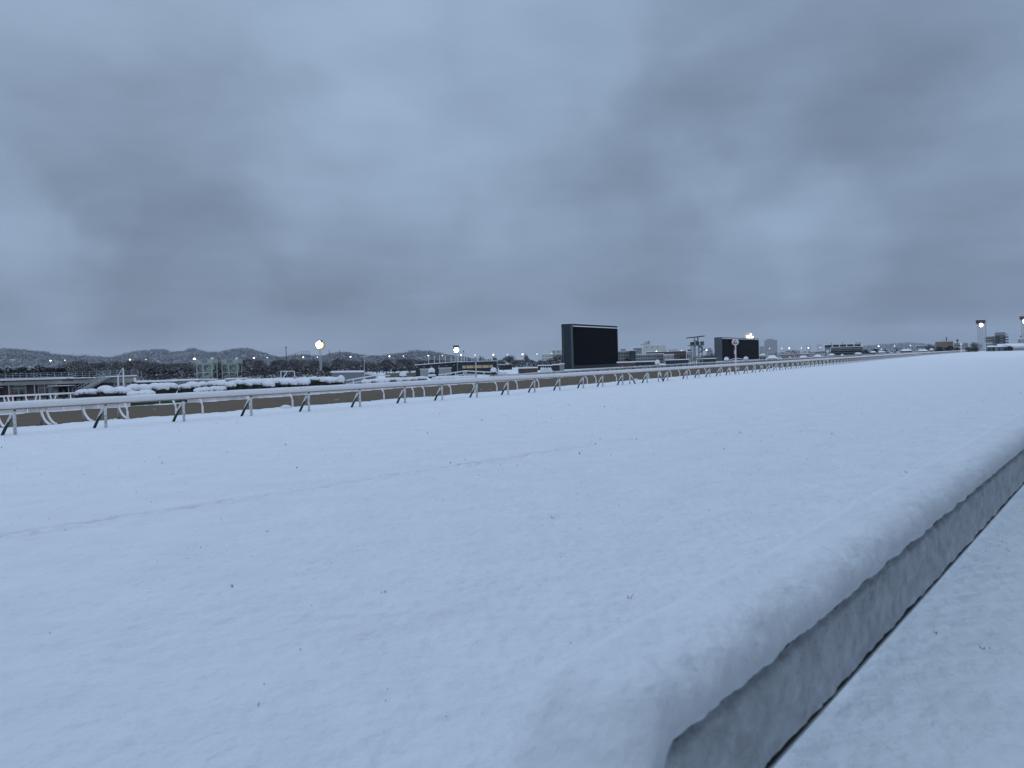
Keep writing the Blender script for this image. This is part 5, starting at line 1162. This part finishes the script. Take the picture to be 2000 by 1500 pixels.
marks = [(0, 'far left'), (262, 'club house end'), (350, 'left green tower'), (470, 'right green tower'), (560, 'skyline mast'), (620, 'tall floodlight'), (700, 'slim lamp post'), (800, 'black building left end'), (890, 'square floodlight tower'), (930, 'diamond marker'), (1000, 'broad round-headed tree'), (1060, 'pale blocks')]
nm = ['above the left part of the club house', 'above the club house doorway', 'above the right end of the club house', 'just right of the club house end', 'at the top left corner of the left pale green tower', 'halfway from the right pale green tower to the skyline mast', 'left of the skyline mast', 'under the practice range net', 'beside the pole of the tall floodlight', 'left of the slim white lamp post', 'at the slim white lamp post', 'above the pale clump left of the snow dome bush', 'above the snow dome bush', 'above the stacked snow ball bush', 'left of the square floodlight tower', 'right of the square floodlight tower', 'over the diamond marker', 'over the right corner of the black building', 'on the left shoulder of the broad round-headed tree', 'in the slender pale tree', 'left of the pale blocks', 'in front of the pale taller block', 'below the big pale hall', 'on the roof line of the reddish-brown block', 'at the right end of the reddish-brown block', 'in front of the faint stepped block', 'in front of the tall tower block', 'just right of the tall tower block', 'above the left end of the blue-grey block', 'right of the blue-grey block', 'between the two ghostly towers', 'right of the ghostly tower', 'at the left end of the dark flats', 'at the right end of the dark flats', 'well right of the dark flats', 'in front of the faint far hill, left', 'low over the long white-roofed shed', 'in front of the faint far hill, right']
lp = thing('street_lamp', 'x', 'street lamp', (0, 0, 0), 'street lamps along the road beyond the course')
part('pole', MB().tube([(0, 0, -10), (0, 0, 0)], .09, 5), GREYW, lp); part('arm', MB().bar((0, 0, -.05), (-.9, 0, .05), .1), GREYW, lp); part('lantern', MB().ball((-.9, 0, -.1), .42, 10, 6, sq=(1, 1, .75)), STLAMP, lp)
ld = copy_tree(lp)
for c in ld.children:
    if c.name.startswith('lantern'): c.data = c.data.copy(); c.data.materials[0] = STLAMPD; c.scale = (.8, .8, .8); c.location = (-.1, 0, 0)
first = {1: True, 0: True}
for (px, py, br), n_ in zip(SL, nm):
    src = lp if br else ld
    if first[br]: o = src; first[br] = False
    else: o = copy_tree(src)
    Dl = 560 if px < 1100 else 640
    if px in (384,): Dl = 300
    q = at(px, py, Dl); o.location = (q.x, Dl, q.z); o['label'] = ('bright warm street lamp ' if br else 'dim distant street lamp ') + n_; o['category'] = 'street lamp'; o['group'] = 'street lamps along the road beyond the course'

# ------------------------------------------------------------------ grass blades poking through the snow
mb = MB(); rd = random.Random(11); n_ = 0
while n_ < 950:
    yy_ = 2.2 + 36 * math.sqrt(rd.random()); p = Vector((rd.uniform(-.75, .75) * yy_, yy_, 0))
    t, L = tl(p.x, p.y)
    if L < -29.5 or p.y < 2.0 or (-1.3 < L < -.75): continue
    k_ = rd.random(); big = k_ < .05; cnt = rd.randint(2, 4) if big else 1
    if p.y > 14 and not big and rd.random() < .3: pass
    for _ in range(cnt):
        x = p.x + rd.gauss(0, .012); y = p.y + rd.gauss(0, .012); h_ = rd.uniform(.018, .04) if big else rd.uniform(.003, .018); h_ *= 1 if p.y < 12 else 1.3; w_ = rd.uniform(.0012, .0028) * (1 + p.y / 14); lx, ly = rd.gauss(0, .35) * h_, rd.gauss(0, .35) * h_
        mb.add([(x - w_, y, -.004), (x + w_, y, -.004), (x + lx * .5 + w_ * .7, y + ly * .5, h_ * .6), (x + lx, y + ly, h_), (x + lx * .5 - w_ * .7, y + ly * .5, h_ * .6)], [(0, 1, 2, 4), (4, 2, 3)])
    n_ += 1
for px, py in ((1954, 1070), (1964, 1063), (1968, 1078), (1921, 1082), (1832, 1240), (1929, 1271), (503, 1383), (1078, 1013), (1232, 1170), (610, 1190), (720, 1185), (748, 1160)):
    p = gnd(px, py)
    for _ in range(4):
        x = p.x + rd.gauss(0, .02); y = p.y + rd.gauss(0, .02); h_ = rd.uniform(.02, .045); w_ = .003; lx = rd.gauss(0, .5) * h_
        mb.add([(x - w_, y, -.004), (x + w_, y, -.004), (x + lx * .5 + w_ * .7, y, h_ * .6), (x + lx, y, h_), (x + lx * .5 - w_ * .7, y, h_ * .6)], [(0, 1, 2, 4), (4, 2, 3)])
o = part('grass', mb, GRASS); tag(o, 'sparse dark grass tips poking through the snow', 'grass', kind='stuff')
gz = np.array([q for q in mb.v])

# ------------------------------------------------------------------ haze
hz = MB().box(-7500, 7500, -900, 7500, -4.5, 220); me = bpy.data.meshes.new('haze')
hm = bpy.data.materials.new('haze'); hm.use_nodes = True; t_ = hm.node_tree; t_.nodes.clear()
pv = t_.nodes.new('ShaderNodeVolumePrincipled'); pv.inputs['Color'].default_value = (.86, .9, .96, 1); pv.inputs['Density'].default_value = .00007; pv.inputs['Anisotropy'].default_value = 0
ho = t_.nodes.new('ShaderNodeOutputMaterial'); t_.links.new(pv.outputs[0], ho.inputs['Volume'])
o = part('haze', hz, hm); o['kind'] = 'stuff'; o['label'] = 'thin blue winter haze over the course'; o['category'] = 'haze'
